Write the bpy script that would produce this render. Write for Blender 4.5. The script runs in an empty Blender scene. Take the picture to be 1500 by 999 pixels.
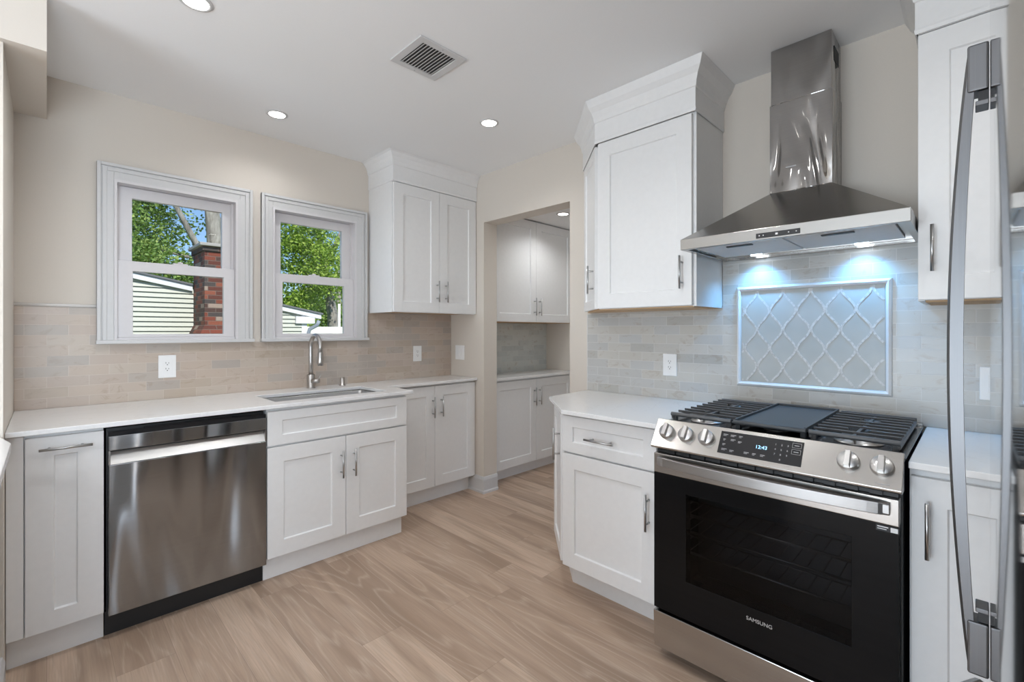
import bpy, bmesh, math, random
from mathutils import Matrix, Vector
random.seed(7)
SC = bpy.context.scene
COL = SC.collection
D = bpy.data

# ------------------------------------------------------------------ camera, sky, sun, fill lamps, exposure
FPX, YAW, HOR, EYE = 680.48, 45.04, 485.1, 1.284
cam = D.objects.new('camera', D.cameras.new('camera'))
COL.objects.link(cam)
cam.data.sensor_width = 36.0
cam.data.lens = FPX / 1500 * 36.0
cam.data.shift_y = -(499.5 - HOR) / 1500
cam.data.clip_start = 0.01
cam.data.clip_end = 200
cam.location = (0, 0, EYE)
cam.rotation_euler = (math.pi / 2, 0, -math.radians(YAW))
SC.camera = cam

VS = SC.view_settings
VS.view_transform = 'Standard'
VS.look = 'None'
VS.exposure = 0.18
VS.gamma = 1.0
VS.use_curve_mapping = False
SC.cycles.max_bounces = 10
SC.cycles.diffuse_bounces = 6
SC.cycles.glossy_bounces = 5
SC.cycles.transparent_max_bounces = 12
SC.cycles.sample_clamp_indirect = 4.0
SC.cycles.use_denoising = True
SC.cycles.caustics_reflective = False
SC.cycles.caustics_refractive = False

W = D.worlds.new('world')
SC.world = W
W.use_nodes = True
wn = W.node_tree
wn.nodes.clear()
wo = wn.nodes.new('ShaderNodeOutputWorld')
wb = wn.nodes.new('ShaderNodeBackground')
ws = wn.nodes.new('ShaderNodeTexSky')
ws.sky_type = 'NISHITA'
ws.sun_disc = False
ws.sun_elevation = math.radians(48)
ws.sun_rotation = math.radians(150)
ws.ozone_density = 6.0
ws.air_density = 1.0
ws.dust_density = 0.4
wb.inputs[1].default_value = 0.15
wn.links.new(ws.outputs[0], wb.inputs[0])
wn.links.new(wb.outputs[0], wo.inputs[0])


def lamp(name, kind, loc, energy, color=(1, 1, 1), rot=None, aim=None, size=None, size_y=None, parent=None, **kw):
    l = D.lights.new(name, kind)
    l.energy = energy
    l.color = color
    if size is not None:
        if kind == 'AREA':
            l.size = size
            if size_y:
                l.shape = 'RECTANGLE'
                l.size_y = size_y
        else:
            l.shadow_soft_size = size
    for k, v in kw.items():
        setattr(l, k, v)
    o = D.objects.new(name, l)
    COL.objects.link(o)
    o.location = loc
    if aim is not None:
        o.rotation_euler = (Vector(aim) - Vector(loc)).to_track_quat('-Z', 'Y').to_euler()
    elif rot is not None:
        o.rotation_euler = rot
    if parent:
        o.parent = parent
        o.matrix_parent_inverse = Matrix.Translation(-Vector(parent.location))
    return o


sun = lamp('sun', 'SUN', (0, 0, 20), 4.2, (1.0, 0.95, 0.86), aim=(0.9, 8.0, 20 - 7.4))
sun.data.angle = math.radians(0.6)
# added fill lamps, out of view, standing in invented wall openings
E_FILL_DINING, E_FILL_REAR, E_FILL_PANTRY, E_HOOD = 140.0, 150.0, 1.3, 8.5            # watts
E_DOWN = {'top': 8.5, 'window': 3.0, 'doorway': 3.5, 'fridge': 8.0, 'dining': 12.0, 'alcove': 5.0, 'pantry': 4.5}  # fridge, dining and alcove feed added fill lights out of view
lamp('fill_lamp_dining', 'AREA', (-4.3, 0.75, 0.85), E_FILL_DINING, (0.80, 0.92, 1.04), aim=(-2.0, 0.75, 2.45), size=2.6, size_y=1.6)
lamp('fill_lamp_rear', 'AREA', (-0.9, -2.85, 1.20), E_FILL_REAR, (0.80, 0.92, 1.04), aim=(-0.7, -1.0, 2.1), size=2.0, size_y=1.3)
lamp('fill_lamp_pantry', 'AREA', (3.1, 1.10, 1.10), E_FILL_PANTRY, (0.93, 0.97, 1.0), aim=(3.1, 2.8, 1.25), size=0.8, size_y=1.6)

# ------------------------------------------------------------------ materials
MATS = {}


def srgb(r, g, b):
    def f(c):
        c = c / 255
        return c / 12.92 if c <= 0.04045 else ((c + 0.055) / 1.055) ** 2.4
    return (f(r), f(g), f(b), 1)


class NT:
    """small node-tree helper"""
    def __init__(self, name):
        self.m = D.materials.new(name)
        self.m.use_nodes = True
        self.t = self.m.node_tree
        self.b = self.t.nodes['Principled BSDF']

    def n(self, typ, **kw):
        x = self.t.nodes.new(typ)
        for k, v in kw.items():
            setattr(x, k, v)
        return x

    def l(self, a, b):
        self.t.links.new(a, b)

    def v(self, x, i, val):
        if hasattr(val, 'links'):
            self.l(val, x.inputs[i])
        else:
            x.inputs[i].default_value = val

    def math(self, op, a, b=0.0, c=None):
        x = self.n('ShaderNodeMath', operation=op)
        self.v(x, 0, a)
        self.v(x, 1, b)
        if c is not None:
            self.v(x, 2, c)
        return x.outputs[0]

    def pos(self):
        g = self.n('ShaderNodeNewGeometry')
        s = self.n('ShaderNodeSeparateXYZ')
        self.l(g.outputs['Position'], s.inputs[0])
        return g.outputs['Position'], s.outputs[0], s.outputs[1], s.outputs[2]

    def comb(self, x, y, z):
        c = self.n('ShaderNodeCombineXYZ')
        for i, q in enumerate((x, y, z)):
            self.v(c, i, q)
        return c.outputs[0]

    def mapping(self, vec, scale):
        mp = self.n('ShaderNodeMapping')
        self.l(vec, mp.inputs[0])
        mp.inputs['Scale'].default_value = scale
        return mp.outputs[0]

    def noise(self, vec, scale, detail=4, rough=0.5, dist=0.0):
        x = self.n('ShaderNodeTexNoise')
        self.l(vec, x.inputs['Vector'])
        x.inputs['Scale'].default_value = scale
        x.inputs['Detail'].default_value = detail
        x.inputs['Roughness'].default_value = rough
        x.inputs['Distortion'].default_value = dist
        return x.outputs['Fac']

    def ramp(self, fac, stops, interp='LINEAR'):
        r = self.n('ShaderNodeValToRGB')
        e = r.color_ramp.elements
        r.color_ramp.interpolation = interp
        while len(e) < len(stops):
            e.new(0.5)
        for q, (p, c) in zip(e, stops):
            q.position = p
            q.color = c if len(c) == 4 else (*c, 1)
        self.l(fac, r.inputs[0])
        return r.outputs[0]

    def mix(self, fac, a, b, blend='MIX'):
        x = self.n('ShaderNodeMix', data_type='RGBA', blend_type=blend)
        self.v(x, 0, fac)
        self.v(x, 6, a)
        self.v(x, 7, b)
        return x.outputs[2]

    def bump(self, h, strength=0.3, distance=0.001):
        x = self.n('ShaderNodeBump')
        x.inputs['Strength'].default_value = strength
        x.inputs['Distance'].default_value = distance
        self.l(h, x.inputs['Height'])
        self.l(x.outputs[0], self.b.inputs['Normal'])

    def base(self, c, rough=0.5, metal=0.0, spec=None):
        self.v(self.b, 'Base Color', c)
        self.v(self.b, 'Roughness', rough)
        self.b.inputs['Metallic'].default_value = metal
        if spec is not None:
            self.b.inputs['Specular IOR Level'].default_value = spec


def simple(key, color, rough=0.5, metal=0.0, spec=None, bump=None):
    q = NT(key)
    c = color if len(color) == 4 else (*color, 1)
    q.base(c, rough, metal, spec)
    p, x, y, z = q.pos()
    nz = q.noise(p, bump[0] if bump else 40, 3)
    mixc = q.mix(nz, tuple(k * 0.97 for k in c[:3]) + (1,), tuple(min(1, k * 1.03) for k in c[:3]) + (1,))
    q.l(mixc, q.b.inputs['Base Color'])
    if bump:
        q.bump(nz, bump[1], 0.001)
    MATS[key] = q.m
    return q.m


simple('wall_paint', (0.665, 0.610, 0.545), 0.75, bump=(350, 0.06))
simple('ceiling_paint', (0.885, 0.89, 0.895), 0.8, bump=(350, 0.05))
simple('white_lacquer', (0.81, 0.81, 0.81), 0.38)
simple('trim_white', (0.62, 0.615, 0.615), 0.4)
simple('vinyl_white', (0.68, 0.66, 0.67), 0.35)
simple('plate_white', (0.85, 0.85, 0.85), 0.3)
simple('plywood', (0.55, 0.36, 0.20), 0.6, bump=(60, 0.1))
simple('gap_dark', (0.05, 0.05, 0.05), 0.7)
simple('black_plastic', (0.012, 0.012, 0.013), 0.45)
simple('cast_iron', (0.10, 0.10, 0.102), 0.40, bump=(600, 0.15))
simple('griddle_grey', (0.055, 0.058, 0.062), 0.42)
simple('enamel_black', (0.015, 0.015, 0.017), 0.18)
simple('alu', (0.62, 0.61, 0.60), 0.35, 1.0)
simple('nickel', (0.50, 0.48, 0.46), 0.28, 1.0)
simple('handle_steel', (0.48, 0.48, 0.48), 0.28, 1.0)
simple('sink_steel', (0.50, 0.50, 0.50), 0.28, 1.0)
simple('filter_mesh', (0.70, 0.70, 0.70), 0.5, 0.1)
simple('cavity', (0.50, 0.50, 0.51), 0.5)
simple('label_grey', (0.42, 0.42, 0.43), 0.5)
simple('label_white', (0.8, 0.8, 0.8), 0.5)
simple('letter_silver', (0.55, 0.55, 0.55), 0.4, 0.3)
simple('pencil_marble', (0.72, 0.70, 0.68), 0.25)
simple('frame_ceramic', (0.80, 0.82, 0.84), 0.15)
simple('vent_dark', (0.06, 0.06, 0.06), 0.8)
simple('fascia_white', (0.80, 0.82, 0.86), 0.5)
simple('roof_shingle', (0.16, 0.17, 0.19), 0.9, bump=(30, 0.5))
simple('fence_white', (0.85, 0.84, 0.80), 0.5)
simple('cap_stone', (0.40, 0.38, 0.36), 0.9)
simple('grass', (0.16, 0.26, 0.07), 0.95, bump=(8, 0.5))
simple('gutter_grey', (0.28, 0.33, 0.40), 0.5)


def emit(key, color, strength):
    q = NT(key)
    q.base((0.8, 0.8, 0.8, 1), 0.5)
    q.b.inputs['Emission Color'].default_value = (*color, 1)
    q.b.inputs['Emission Strength'].default_value = strength
    MATS[key] = q.m


emit('led_disc', (1.0, 0.97, 0.92), 9.0)
emit('hood_led', (0.80, 0.91, 1.0), 14.0)
emit('clock_blue', (0.12, 0.55, 1.0), 1.6)


def steel(key, base, rough, brush, wave=None, axis='h'):
    """stainless steel: fine brushing plus an optional slow waviness of the sheet"""
    q = NT(key)
    p, x, y, z = q.pos()
    sc = (3, 3, 700) if axis == 'h' else (700, 700, 3)
    nb = q.noise(q.mapping(p, sc), 1.0, 2)
    col = q.mix(nb, tuple(c * 0.90 for c in base) + (1,), tuple(min(1, c * 1.08) for c in base) + (1,))
    q.base(col, rough, 1.0)
    rr = q.math('MULTIPLY_ADD', nb, brush, rough - brush * 0.5)
    q.l(rr, q.b.inputs['Roughness'])
    if wave:
        nw = q.noise(q.mapping(p, wave[0]), 1.0, 1, 0.4, wave[2] if len(wave) > 2 else 0.3)
        q.bump(nw, 1.0, wave[1])
    MATS[key] = q.m


steel('steel_dishwasher', (0.35, 0.37, 0.39), 0.17, 0.10, ((4.2, 4.2, 0.8), 0.10, 0.5))
steel('steel_plain', (0.50, 0.50, 0.50), 0.24, 0.12)
steel('steel_hood', (0.37, 0.36, 0.345), 0.24, 0.10)
steel('steel_chimney', (0.40, 0.39, 0.38), 0.09, 0.05, ((9.0, 9.0, 1.8), 0.06, 0.9))
steel('steel_fridge', (0.50, 0.49, 0.48), 0.05, 0.02, None, 'v')
steel('steel_range', (0.50, 0.48, 0.455), 0.24, 0.12)
steel('steel_bar', (0.46, 0.455, 0.45), 0.32, 0.08)
steel('steel_handle_grey', (0.17, 0.17, 0.175), 0.42, 0.08, None, 'v')


def glassy(key, tint, gloss=0.10, rough=0.0):
    q = NT(key)
    t = q.t
    t.nodes.remove(q.b)
    out = [n for n in t.nodes if n.type == 'OUTPUT_MATERIAL'][0]
    tr = q.n('ShaderNodeBsdfTransparent')
    tr.inputs[0].default_value = (*tint, 1)
    gl = q.n('ShaderNodeBsdfGlossy')
    gl.inputs['Roughness'].default_value = rough
    mx = q.n('ShaderNodeMixShader')
    fr = q.n('ShaderNodeFresnel')
    fr.inputs[0].default_value = 1.45
    f = q.math('MULTIPLY', fr.outputs[0], gloss / 0.04 * 0.5)
    q.l(f, mx.inputs[0])
    q.l(tr.outputs[0], mx.inputs[1])
    q.l(gl.outputs[0], mx.inputs[2])
    q.l(mx.outputs[0], out.inputs[0])
    MATS[key] = q.m


glassy('window_glass', (0.97, 0.98, 0.98), 0.03)
glassy('oven_window', (0.40, 0.40, 0.41), 0.03)


def gloss_black(key, col, rough):
    q = NT(key)
    q.base((*col, 1), rough, 0.0, 0.16)
    p, x, y, z = q.pos()
    nz = q.noise(q.mapping(p, (2, 2, 60)), 1.0, 2)
    q.l(q.mix(nz, tuple(c * 0.7 for c in col) + (1,), tuple(c * 1.3 for c in col) + (1,)), q.b.inputs['Base Color'])
    MATS[key] = q.m


gloss_black('black_glass', (0.006, 0.006, 0.0065), 0.10)


def cells(q, u, v, w, h, grout, rnd_shift=False, half=True):
    """running-bond cells: returns (random value per cell, second random value, joint mask 1=joint, cell uv)"""
    vr = q.math('DIVIDE', v, h)
    row = q.math('FLOOR', vr)
    fv = q.math('FRACT', vr)
    if rnd_shift:
        wn_ = q.n('ShaderNodeTexWhiteNoise', noise_dimensions='1D')
        q.l(row, wn_.inputs['W'])
        sh = wn_.outputs['Value']
    elif half:
        sh = q.math('MULTIPLY', q.math('FLOORED_MODULO', row, 2.0), 0.5)
    else:
        sh = q.math('MULTIPLY', row, 0.0)
    ur = q.math('ADD', q.math('DIVIDE', u, w), sh)
    colm = q.math('FLOOR', ur)
    fu = q.math('FRACT', ur)
    wnz = q.n('ShaderNodeTexWhiteNoise', noise_dimensions='3D')
    q.l(q.comb(colm, row, 3.3), wnz.inputs['Vector'])
    wn2 = q.n('ShaderNodeTexWhiteNoise', noise_dimensions='3D')
    q.l(q.comb(colm, row, 9.7), wn2.inputs['Vector'])
    du = q.math('MULTIPLY', q.math('MINIMUM', fu, q.math('SUBTRACT', 1.0, fu)), w)
    dv = q.math('MULTIPLY', q.math('MINIMUM', fv, q.math('SUBTRACT', 1.0, fv)), h)
    d = q.math('MINIMUM', du, dv)
    joint = q.math('LESS_THAN', d, grout)
    return wnz.outputs['Value'], wn2.outputs['Value'], joint, d


def tile_mat(key, axis, tones, grout_c, v0):
    mean_c = tuple(min(1.0, 1.10 * sum(t[i] for t in tones) / len(tones)) for i in range(3)) + (1,)
    q = NT(key)
    p, x, y, z = q.pos()
    u = x if axis == 'x' else y
    zz = q.math('SUBTRACT', z, v0)
    r1, r2, joint, d = cells(q, u, zz, 0.1524, 0.0508, 0.0013)
    n_ = len(tones)
    col = q.ramp(r1, [(i / n_, t) for i, t in enumerate(tones)], 'CONSTANT')
    # marble veining, shifted per tile so that veins stop at the joints
    vec = q.n('ShaderNodeVectorMath', operation='ADD')
    q.l(p, vec.inputs[0])
    q.l(q.comb(q.math('MULTIPLY', r2, 7.0), q.math('MULTIPLY', r1, 5.0), q.math('MULTIPLY', r2, 3.0)), vec.inputs[1])
    pv = q.mapping(vec.outputs[0], (1, 1, 1.8))
    cloud = q.noise(pv, 14, 4, 0.6, 0.6)
    col = q.mix(q.math('MULTIPLY_ADD', cloud, 0.4, 0.2), col, mean_c, 'MIX')
    vein = q.noise(pv, 9, 6, 0.65, 1.6)
    vm = q.ramp(vein, [(0.0, (0, 0, 0)), (0.56, (0, 0, 0)), (0.66, (1, 1, 1)), (0.76, (0, 0, 0))])
    col = q.mix(q.math('MULTIPLY', vm, 0.34), col, srgb(152, 130, 108))
    col = q.mix(q.math('MULTIPLY', joint, 0.6), col, grout_c)
    q.base(col, 0.30)
    q.bump(q.math('MULTIPLY', q.math('MINIMUM', d, 0.0025), 400.0), 0.12, 0.0015)
    MATS[key] = q.m


warm_lit_t = [srgb(188, 173, 159), srgb(182, 166, 154), srgb(173, 166, 159), srgb(191, 176, 165), srgb(178, 163, 146), srgb(189, 172, 157), srgb(167, 160, 154), srgb(191, 179, 166)]  # same tile on both walls; warmer light here is put into the tones
cool_lit_t = [srgb(194, 191, 185), srgb(186, 184, 179), srgb(178, 179, 179), srgb(193, 190, 183), srgb(168, 167, 163), srgb(190, 186, 178), srgb(183, 185, 186), srgb(195, 193, 189)]  # range wall copy, its cooler light put into the tones
pan_t = [srgb(202, 207, 205), srgb(192, 197, 196), srgb(206, 209, 204), srgb(184, 190, 190), srgb(208, 210, 207)]
tile_mat('tile_window_wall', 'x', warm_lit_t, srgb(204, 193, 183), 0.909)
tile_mat('tile_range_wall', 'y', cool_lit_t, srgb(214, 213, 211), 0.909)
tile_mat('tile_pantry', 'x', pan_t, srgb(216, 216, 214), 0.889)


def floor_mat():
    q = NT('plank_floor')
    p, x, y, z = q.pos()
    r1, r2, joint, d = cells(q, y, x, 1.22, 0.182, 0.0007, rnd_shift=True)
    tone = q.ramp(r1, [(0.0, (0.385, 0.268, 0.192)), (0.35, (0.475, 0.342, 0.252)), (0.65, (0.535, 0.392, 0.292)), (1.0, (0.62, 0.463, 0.350))])
    vec = q.n('ShaderNodeVectorMath', operation='ADD')
    q.l(p, vec.inputs[0])
    q.l(q.comb(q.math('MULTIPLY', r2, 3.0), q.math('MULTIPLY', r1, 11.0), 0.0), vec.inputs[1])
    pv = q.mapping(vec.outputs[0], (1.0, 0.13, 1.0))
    big = q.noise(q.mapping(vec.outputs[0], (1.0, 0.09, 1.0)), 11, 2, 0.5, 0.3)
    tone = q.mix(q.ramp(big, [(0.48, (0, 0, 0)), (0.68, (0.85, 0.85, 0.85))]), tone, (0.335, 0.235, 0.168, 1))
    tone = q.mix(q.math('MULTIPLY', q.math('SUBTRACT', 0.62, big), 1.1), tone, (0.60, 0.465, 0.36, 1))
    # cathedral grain: contour lines of a stretched field
    field = q.noise(pv, 5.5, 2, 0.4, 0.2)
    ring = q.math('FRACT', q.math('MULTIPLY', field, 13.0))
    ringm = q.ramp(ring, [(0.0, (1, 1, 1)), (0.16, (0, 0, 0)), (0.80, (0, 0, 0)), (1.0, (1, 1, 1))])
    fine = q.noise(q.mapping(vec.outputs[0], (1.0, 0.03, 1.0)), 170, 3, 0.6)
    g = q.math('MULTIPLY', ringm, q.math('MULTIPLY', fine, 0.65))
    tone = q.mix(g, tone, (0.66, 0.54, 0.44, 1))
    streak = q.ramp(fine, [(0.35, (1, 1, 1)), (0.60, (0, 0, 0))])
    tone = q.mix(q.math('MULTIPLY', streak, 0.30), tone, (0.30, 0.215, 0.16, 1))
    tone = q.mix(q.math('MULTIPLY', joint, 0.45), tone, (0.12, 0.08, 0.06, 1))
    q.base(tone, 0.42)
    q.bump(fine, 0.08, 0.001)
    MATS['plank_floor'] = q.m


floor_mat()


def quartz():
    q = NT('quartz')
    p, x, y, z = q.pos()
    f = q.noise(p, 2.6, 6, 0.62, 1.4)
    vm = q.ramp(f, [(0.0, (0, 0, 0)), (0.485, (0, 0, 0)), (0.5, (1, 1, 1)), (0.515, (0, 0, 0))])
    sp = q.noise(p, 260, 2, 0.5)
    c = q.mix(q.math('MULTIPLY', vm, 0.22), (0.83, 0.83, 0.83, 1), (0.64, 0.63, 0.62, 1))
    c = q.mix(q.math('MULTIPLY', sp, 0.10), c, (0.70, 0.70, 0.70, 1))
    q.base(c, 0.16)
    MATS['quartz'] = q.m


quartz()


def brick_mat():
    q = NT('chimney_brick')
    p, x, y, z = q.pos()
    u = q.math('ADD', x, y)
    r1, r2, joint, d = cells(q, u, z, 0.205, 0.0655, 0.005)
    col = q.ramp(r1, [(0.0, srgb(134, 70, 54)), (0.22, srgb(104, 58, 48)), (0.42, srgb(84, 62, 56)), (0.60, srgb(150, 86, 66)), (0.76, srgb(78, 72, 70)), (0.93, srgb(170, 150, 136))], 'CONSTANT')
    nz = q.noise(p, 18, 4, 0.6)
    col = q.mix(q.math('MULTIPLY', nz, 0.35), col, srgb(70, 48, 42))
    col = q.mix(q.math('MULTIPLY', joint, 0.85), col, srgb(112, 100, 92))
    q.base(col, 0.9)
    q.bump(q.math('MULTIPLY', q.math('MINIMUM', d, 0.008), 120.0), 0.4, 0.006)
    MATS['chimney_brick'] = q.m


brick_mat()


def siding_mat():
    q = NT('vinyl_siding')
    p, x, y, z = q.pos()
    nz = q.noise(q.mapping(p, (0.6, 0.6, 30)), 1.0, 3)
    q.base(q.mix(nz, (0.50, 0.52, 0.47, 1), (0.58, 0.60, 0.53, 1)), 0.55)
    MATS['vinyl_siding'] = q.m


siding_mat()


def leaf_mat(key, lo, mid, hi):
    q = NT(key)
    g = q.n('ShaderNodeNewGeometry')
    c = q.ramp(g.outputs['Random Per Island'], [(0.0, lo), (0.5, mid), (1.0, hi)])  # random tone per leaf; pale end puts sunlit leaves into the colour
    q.base(c, 0.55)
    t = q.t
    out = [n for n in t.nodes if n.type == 'OUTPUT_MATERIAL'][0]
    tl = q.n('ShaderNodeBsdfTranslucent')
    q.l(q.mix(0.5, c, (0.45, 0.60, 0.05, 1)), tl.inputs[0])
    mx = q.n('ShaderNodeMixShader')
    mx.inputs[0].default_value = 0.28
    q.l(q.b.outputs[0], mx.inputs[1])
    q.l(tl.outputs[0], mx.inputs[2])
    q.l(mx.outputs[0], out.inputs[0])
    MATS[key] = q.m


leaf_mat('leaf_deep', (0.07, 0.14, 0.03, 1), (0.19, 0.33, 0.07, 1), (0.45, 0.56, 0.18, 1))
leaf_mat('leaf_bright', (0.09, 0.18, 0.02, 1), (0.28, 0.44, 0.05, 1), (0.50, 0.62, 0.13, 1))


def bark():
    q = NT('bark')
    p, x, y, z = q.pos()
    nz = q.noise(q.mapping(p, (1, 1, 0.25)), 12, 5, 0.6)
    q.base(q.ramp(nz, [(0.3, (0.12, 0.105, 0.09)), (0.6, (0.38, 0.36, 0.32)), (0.8, (0.55, 0.53, 0.49))]), 0.9)
    q.bump(nz, 0.6, 0.02)
    MATS['bark'] = q.m


bark()


def pearl():
    q = NT('mosaic_pearl')
    p, x, y, z = q.pos()
    nz = q.noise(p, 90, 3, 0.6)
    q.base(q.ramp(nz, [(0.35, (0.46, 0.45, 0.435)), (0.6, (0.63, 0.62, 0.605))]), 0.38)
    MATS['mosaic_pearl'] = q.m
    q = NT('mosaic_glass')
    p, x, y, z = q.pos()
    nz = q.noise(p, 6, 2, 0.5)
    q.base(q.ramp(nz, [(0.3, (0.44, 0.445, 0.425)), (0.7, (0.52, 0.525, 0.505))]), 0.32, 0.0, 0.2)
    MATS['mosaic_glass'] = q.m


pearl()


# ------------------------------------------------------------------ mesh helpers
class MB:
    """collects geometry and links it as ONE mesh object"""
    def __init__(self, M=None):
        self.bm = bmesh.new()
        self.M = M or Matrix.Identity(4)

    def vert(self, p):
        return self.bm.verts.new(self.M @ Vector(p))

    def face(self, vs, smooth=False):
        try:
            f = self.bm.faces.new(vs)
            f.smooth = smooth
            return f
        except ValueError:
            return None

    def box(self, x0, x1, y0, y1, z0, z1):
        v = [self.vert((x, y, z)) for z in (z0, z1) for y in (y0, y1) for x in (x0, x1)]
        for q in ((0, 1, 3, 2), (4, 6, 7, 5), (0, 4, 5, 1), (2, 3, 7, 6), (0, 2, 6, 4), (1, 5, 7, 3)):
            self.face([v[i] for i in q])
        return self

    def hexa(self, lo, hi):
        """two matching loops of points joined into a closed solid"""
        a = [self.vert(p) for p in lo]
        b = [self.vert(p) for p in hi]
        n = len(a)
        self.face(a[::-1])
        self.face(b)
        for i in range(n):
            self.face([a[i], a[(i + 1) % n], b[(i + 1) % n], b[i]])
        return self

    def prism(self, pts, z0, z1):
        return self.hexa([(x, y, z0) for x, y in pts], [(x, y, z1) for x, y in pts])

    def tube(self, path, r, seg=12, caps=True, smooth=True, flat=None):
        """round tube (or flattened: flat = (axis vector, other radius)) along a path"""
        P = [Vector(p) for p in path]
        n = len(P)
        rs = r if isinstance(r, (list, tuple)) else [r] * n
        rings = []
        ref = None
        for i, p in enumerate(P):
            t = (P[min(i + 1, n - 1)] - P[max(i - 1, 0)]).normalized()
            if ref is None:
                ref = Vector((0, 0, 1)) if abs(t.z) < 0.9 else Vector((1, 0, 0))
            s = (ref - t * ref.dot(t)).normalized()
            ref = s
            b = t.cross(s)
            rings.append([self.vert(p + (s * math.cos(k * 2 * math.pi / seg) + b * math.sin(k * 2 * math.pi / seg)) * rs[i]) for k in range(seg)])
        for a, b in zip(rings, rings[1:]):
            for k in range(seg):
                self.face([a[k], a[(k + 1) % seg], b[(k + 1) % seg], b[k]], smooth)
        if caps:
            self.face(rings[0][::-1])
            self.face(rings[-1])
        return self

    def cyl(self, p0, p1, r0, r1=None, seg=20):
        return self.tube([p0, p1], [r0, r0 if r1 is None else r1], seg)

    def lathe(self, axis_p, axis_d, prof, seg=28, smooth=True):
        """profile [(radius, height along axis)]"""
        d = Vector(axis_d).normalized()
        s = Vector((0, 0, 1)) if abs(d.z) < 0.9 else Vector((1, 0, 0))
        s = (s - d * s.dot(d)).normalized()
        b = d.cross(s)
        o = Vector(axis_p)
        rings = []
        for r, h in prof:
            if r < 1e-6:
                rings.append([self.vert(o + d * h)])
            else:
                rings.append([self.vert(o + d * h + (s * math.cos(k * 2 * math.pi / seg) + b * math.sin(k * 2 * math.pi / seg)) * r) for k in range(seg)])
        for a, c in zip(rings, rings[1:]):
            for k in range(seg):
                k2 = (k + 1) % seg
                if len(a) == 1:
                    self.face([a[0], c[k2], c[k]], smooth)
                elif len(c) == 1:
                    self.face([a[k], a[k2], c[0]], smooth)
                else:
                    self.face([a[k], a[k2], c[k2], c[k]], smooth)
        if len(rings[0]) > 1:
            self.face(rings[0][::-1])
        if len(rings[-1]) > 1:
            self.face(rings[-1])
        return self

    def shaker(self, u0, u1, z0, z1, d0=0.0, th=0.02, st=0.058, rec=0.009, rail=None):
        """recessed-panel door or drawer front in a face frame (u, outward, z)"""
        rl = rail or st
        d1 = d0 + th
        def rect(a, b, c, e, d):
            return [self.vert((a, d, c)), self.vert((b, d, c)), self.vert((b, d, e)), self.vert((a, d, e))]
        bk = rect(u0, u1, z0, z1, d0)
        fo = rect(u0, u1, z0, z1, d1)
        fi = rect(u0 + st, u1 - st, z0 + rl, z1 - rl, d1)
        c = 0.0035
        ri = rect(u0 + st + c, u1 - st - c, z0 + rl + c, z1 - rl - c, d1 - rec)
        self.face(bk)
        for i in range(4):
            j = (i + 1) % 4
            self.face([bk[i], bk[j], fo[j], fo[i]])
            self.face([fo[i], fo[j], fi[j], fi[i]])
            self.face([fi[i], fi[j], ri[j], ri[i]])
        self.face(ri)
        return self

    def grid(self, us, vs, filled, w0, w1, plane='xy'):
        """slab made of the filled cells of an uneven grid, one welded solid with clean holes"""
        def P(u, v, w):
            return {'xy': (u, v, w), 'xz': (u, w, v), 'yz': (w, u, v)}[plane]
        cache = {}
        def V(i, j, k):
            if (i, j, k) not in cache:
                cache[(i, j, k)] = self.vert(P(us[i], vs[j], (w0, w1)[k]))
            return cache[(i, j, k)]
        nu, nv = len(us) - 1, len(vs) - 1
        def F(i, j):
            return 0 <= i < nu and 0 <= j < nv and filled(i, j)
        for i in range(nu):
            for j in range(nv):
                if not F(i, j):
                    continue
                self.face([V(i, j, 0), V(i, j + 1, 0), V(i + 1, j + 1, 0), V(i + 1, j, 0)])
                self.face([V(i, j, 1), V(i + 1, j, 1), V(i + 1, j + 1, 1), V(i, j + 1, 1)])
                if not F(i - 1, j):
                    self.face([V(i, j, 0), V(i, j, 1), V(i, j + 1, 1), V(i, j + 1, 0)])
                if not F(i + 1, j):
                    self.face([V(i + 1, j, 0), V(i + 1, j + 1, 0), V(i + 1, j + 1, 1), V(i + 1, j, 1)])
                if not F(i, j - 1):
                    self.face([V(i, j, 0), V(i + 1, j, 0), V(i + 1, j, 1), V(i, j, 1)])
                if not F(i, j + 1):
                    self.face([V(i, j + 1, 0), V(i, j + 1, 1), V(i + 1, j + 1, 1), V(i + 1, j + 1, 0)])
        return self

    def sweep(self, path, prof, side=1):
        """profile [(outward offset, z)] swept with mitres along a plan polyline; closed solid section"""
        P = [Vector((x, y)) for x, y in path]
        n = len(P)
        rings = []
        for i in range(n):
            def nrm(a, b):
                t = (b - a).normalized()
                return Vector((t.y, -t.x)) * side
            if i == 0:
                m = nrm(P[0], P[1])
            elif i == n - 1:
                m = nrm(P[-2], P[-1])
            else:
                n1, n2 = nrm(P[i - 1], P[i]), nrm(P[i], P[i + 1])
                m = (n1 + n2) / (1 + n1.dot(n2))
            rings.append([self.vert((P[i].x + m.x * o, P[i].y + m.y * o, z)) for o, z in prof])
        k = len(prof)
        for a, b in zip(rings, rings[1:]):
            for i in range(k):
                j = (i + 1) % k
                self.face([a[i], a[j], b[j], b[i]])
        self.face(rings[0][::-1])
        self.face(rings[-1])
        return self

    def build(self, name, mat, parent=None, bevel=0.0, seg=2):
        bmesh.ops.recalc_face_normals(self.bm, faces=self.bm.faces[:])
        me = D.meshes.new(name)
        self.bm.to_mesh(me)
        self.bm.free()
        me.materials.append(MATS[mat])
        o = D.objects.new(name, me)
        COL.objects.link(o)
        if parent is not None:
            adopt(o, parent)
        if bevel:
            b = o.modifiers.new('soft_edge', 'BEVEL')
            b.width = bevel
            b.segments = seg
            b.limit_method = 'ANGLE'
            b.angle_limit = math.radians(40)
        return o


def world_loc(o):
    p = Vector(o.get('_at', (0, 0, 0)))
    return p


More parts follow.
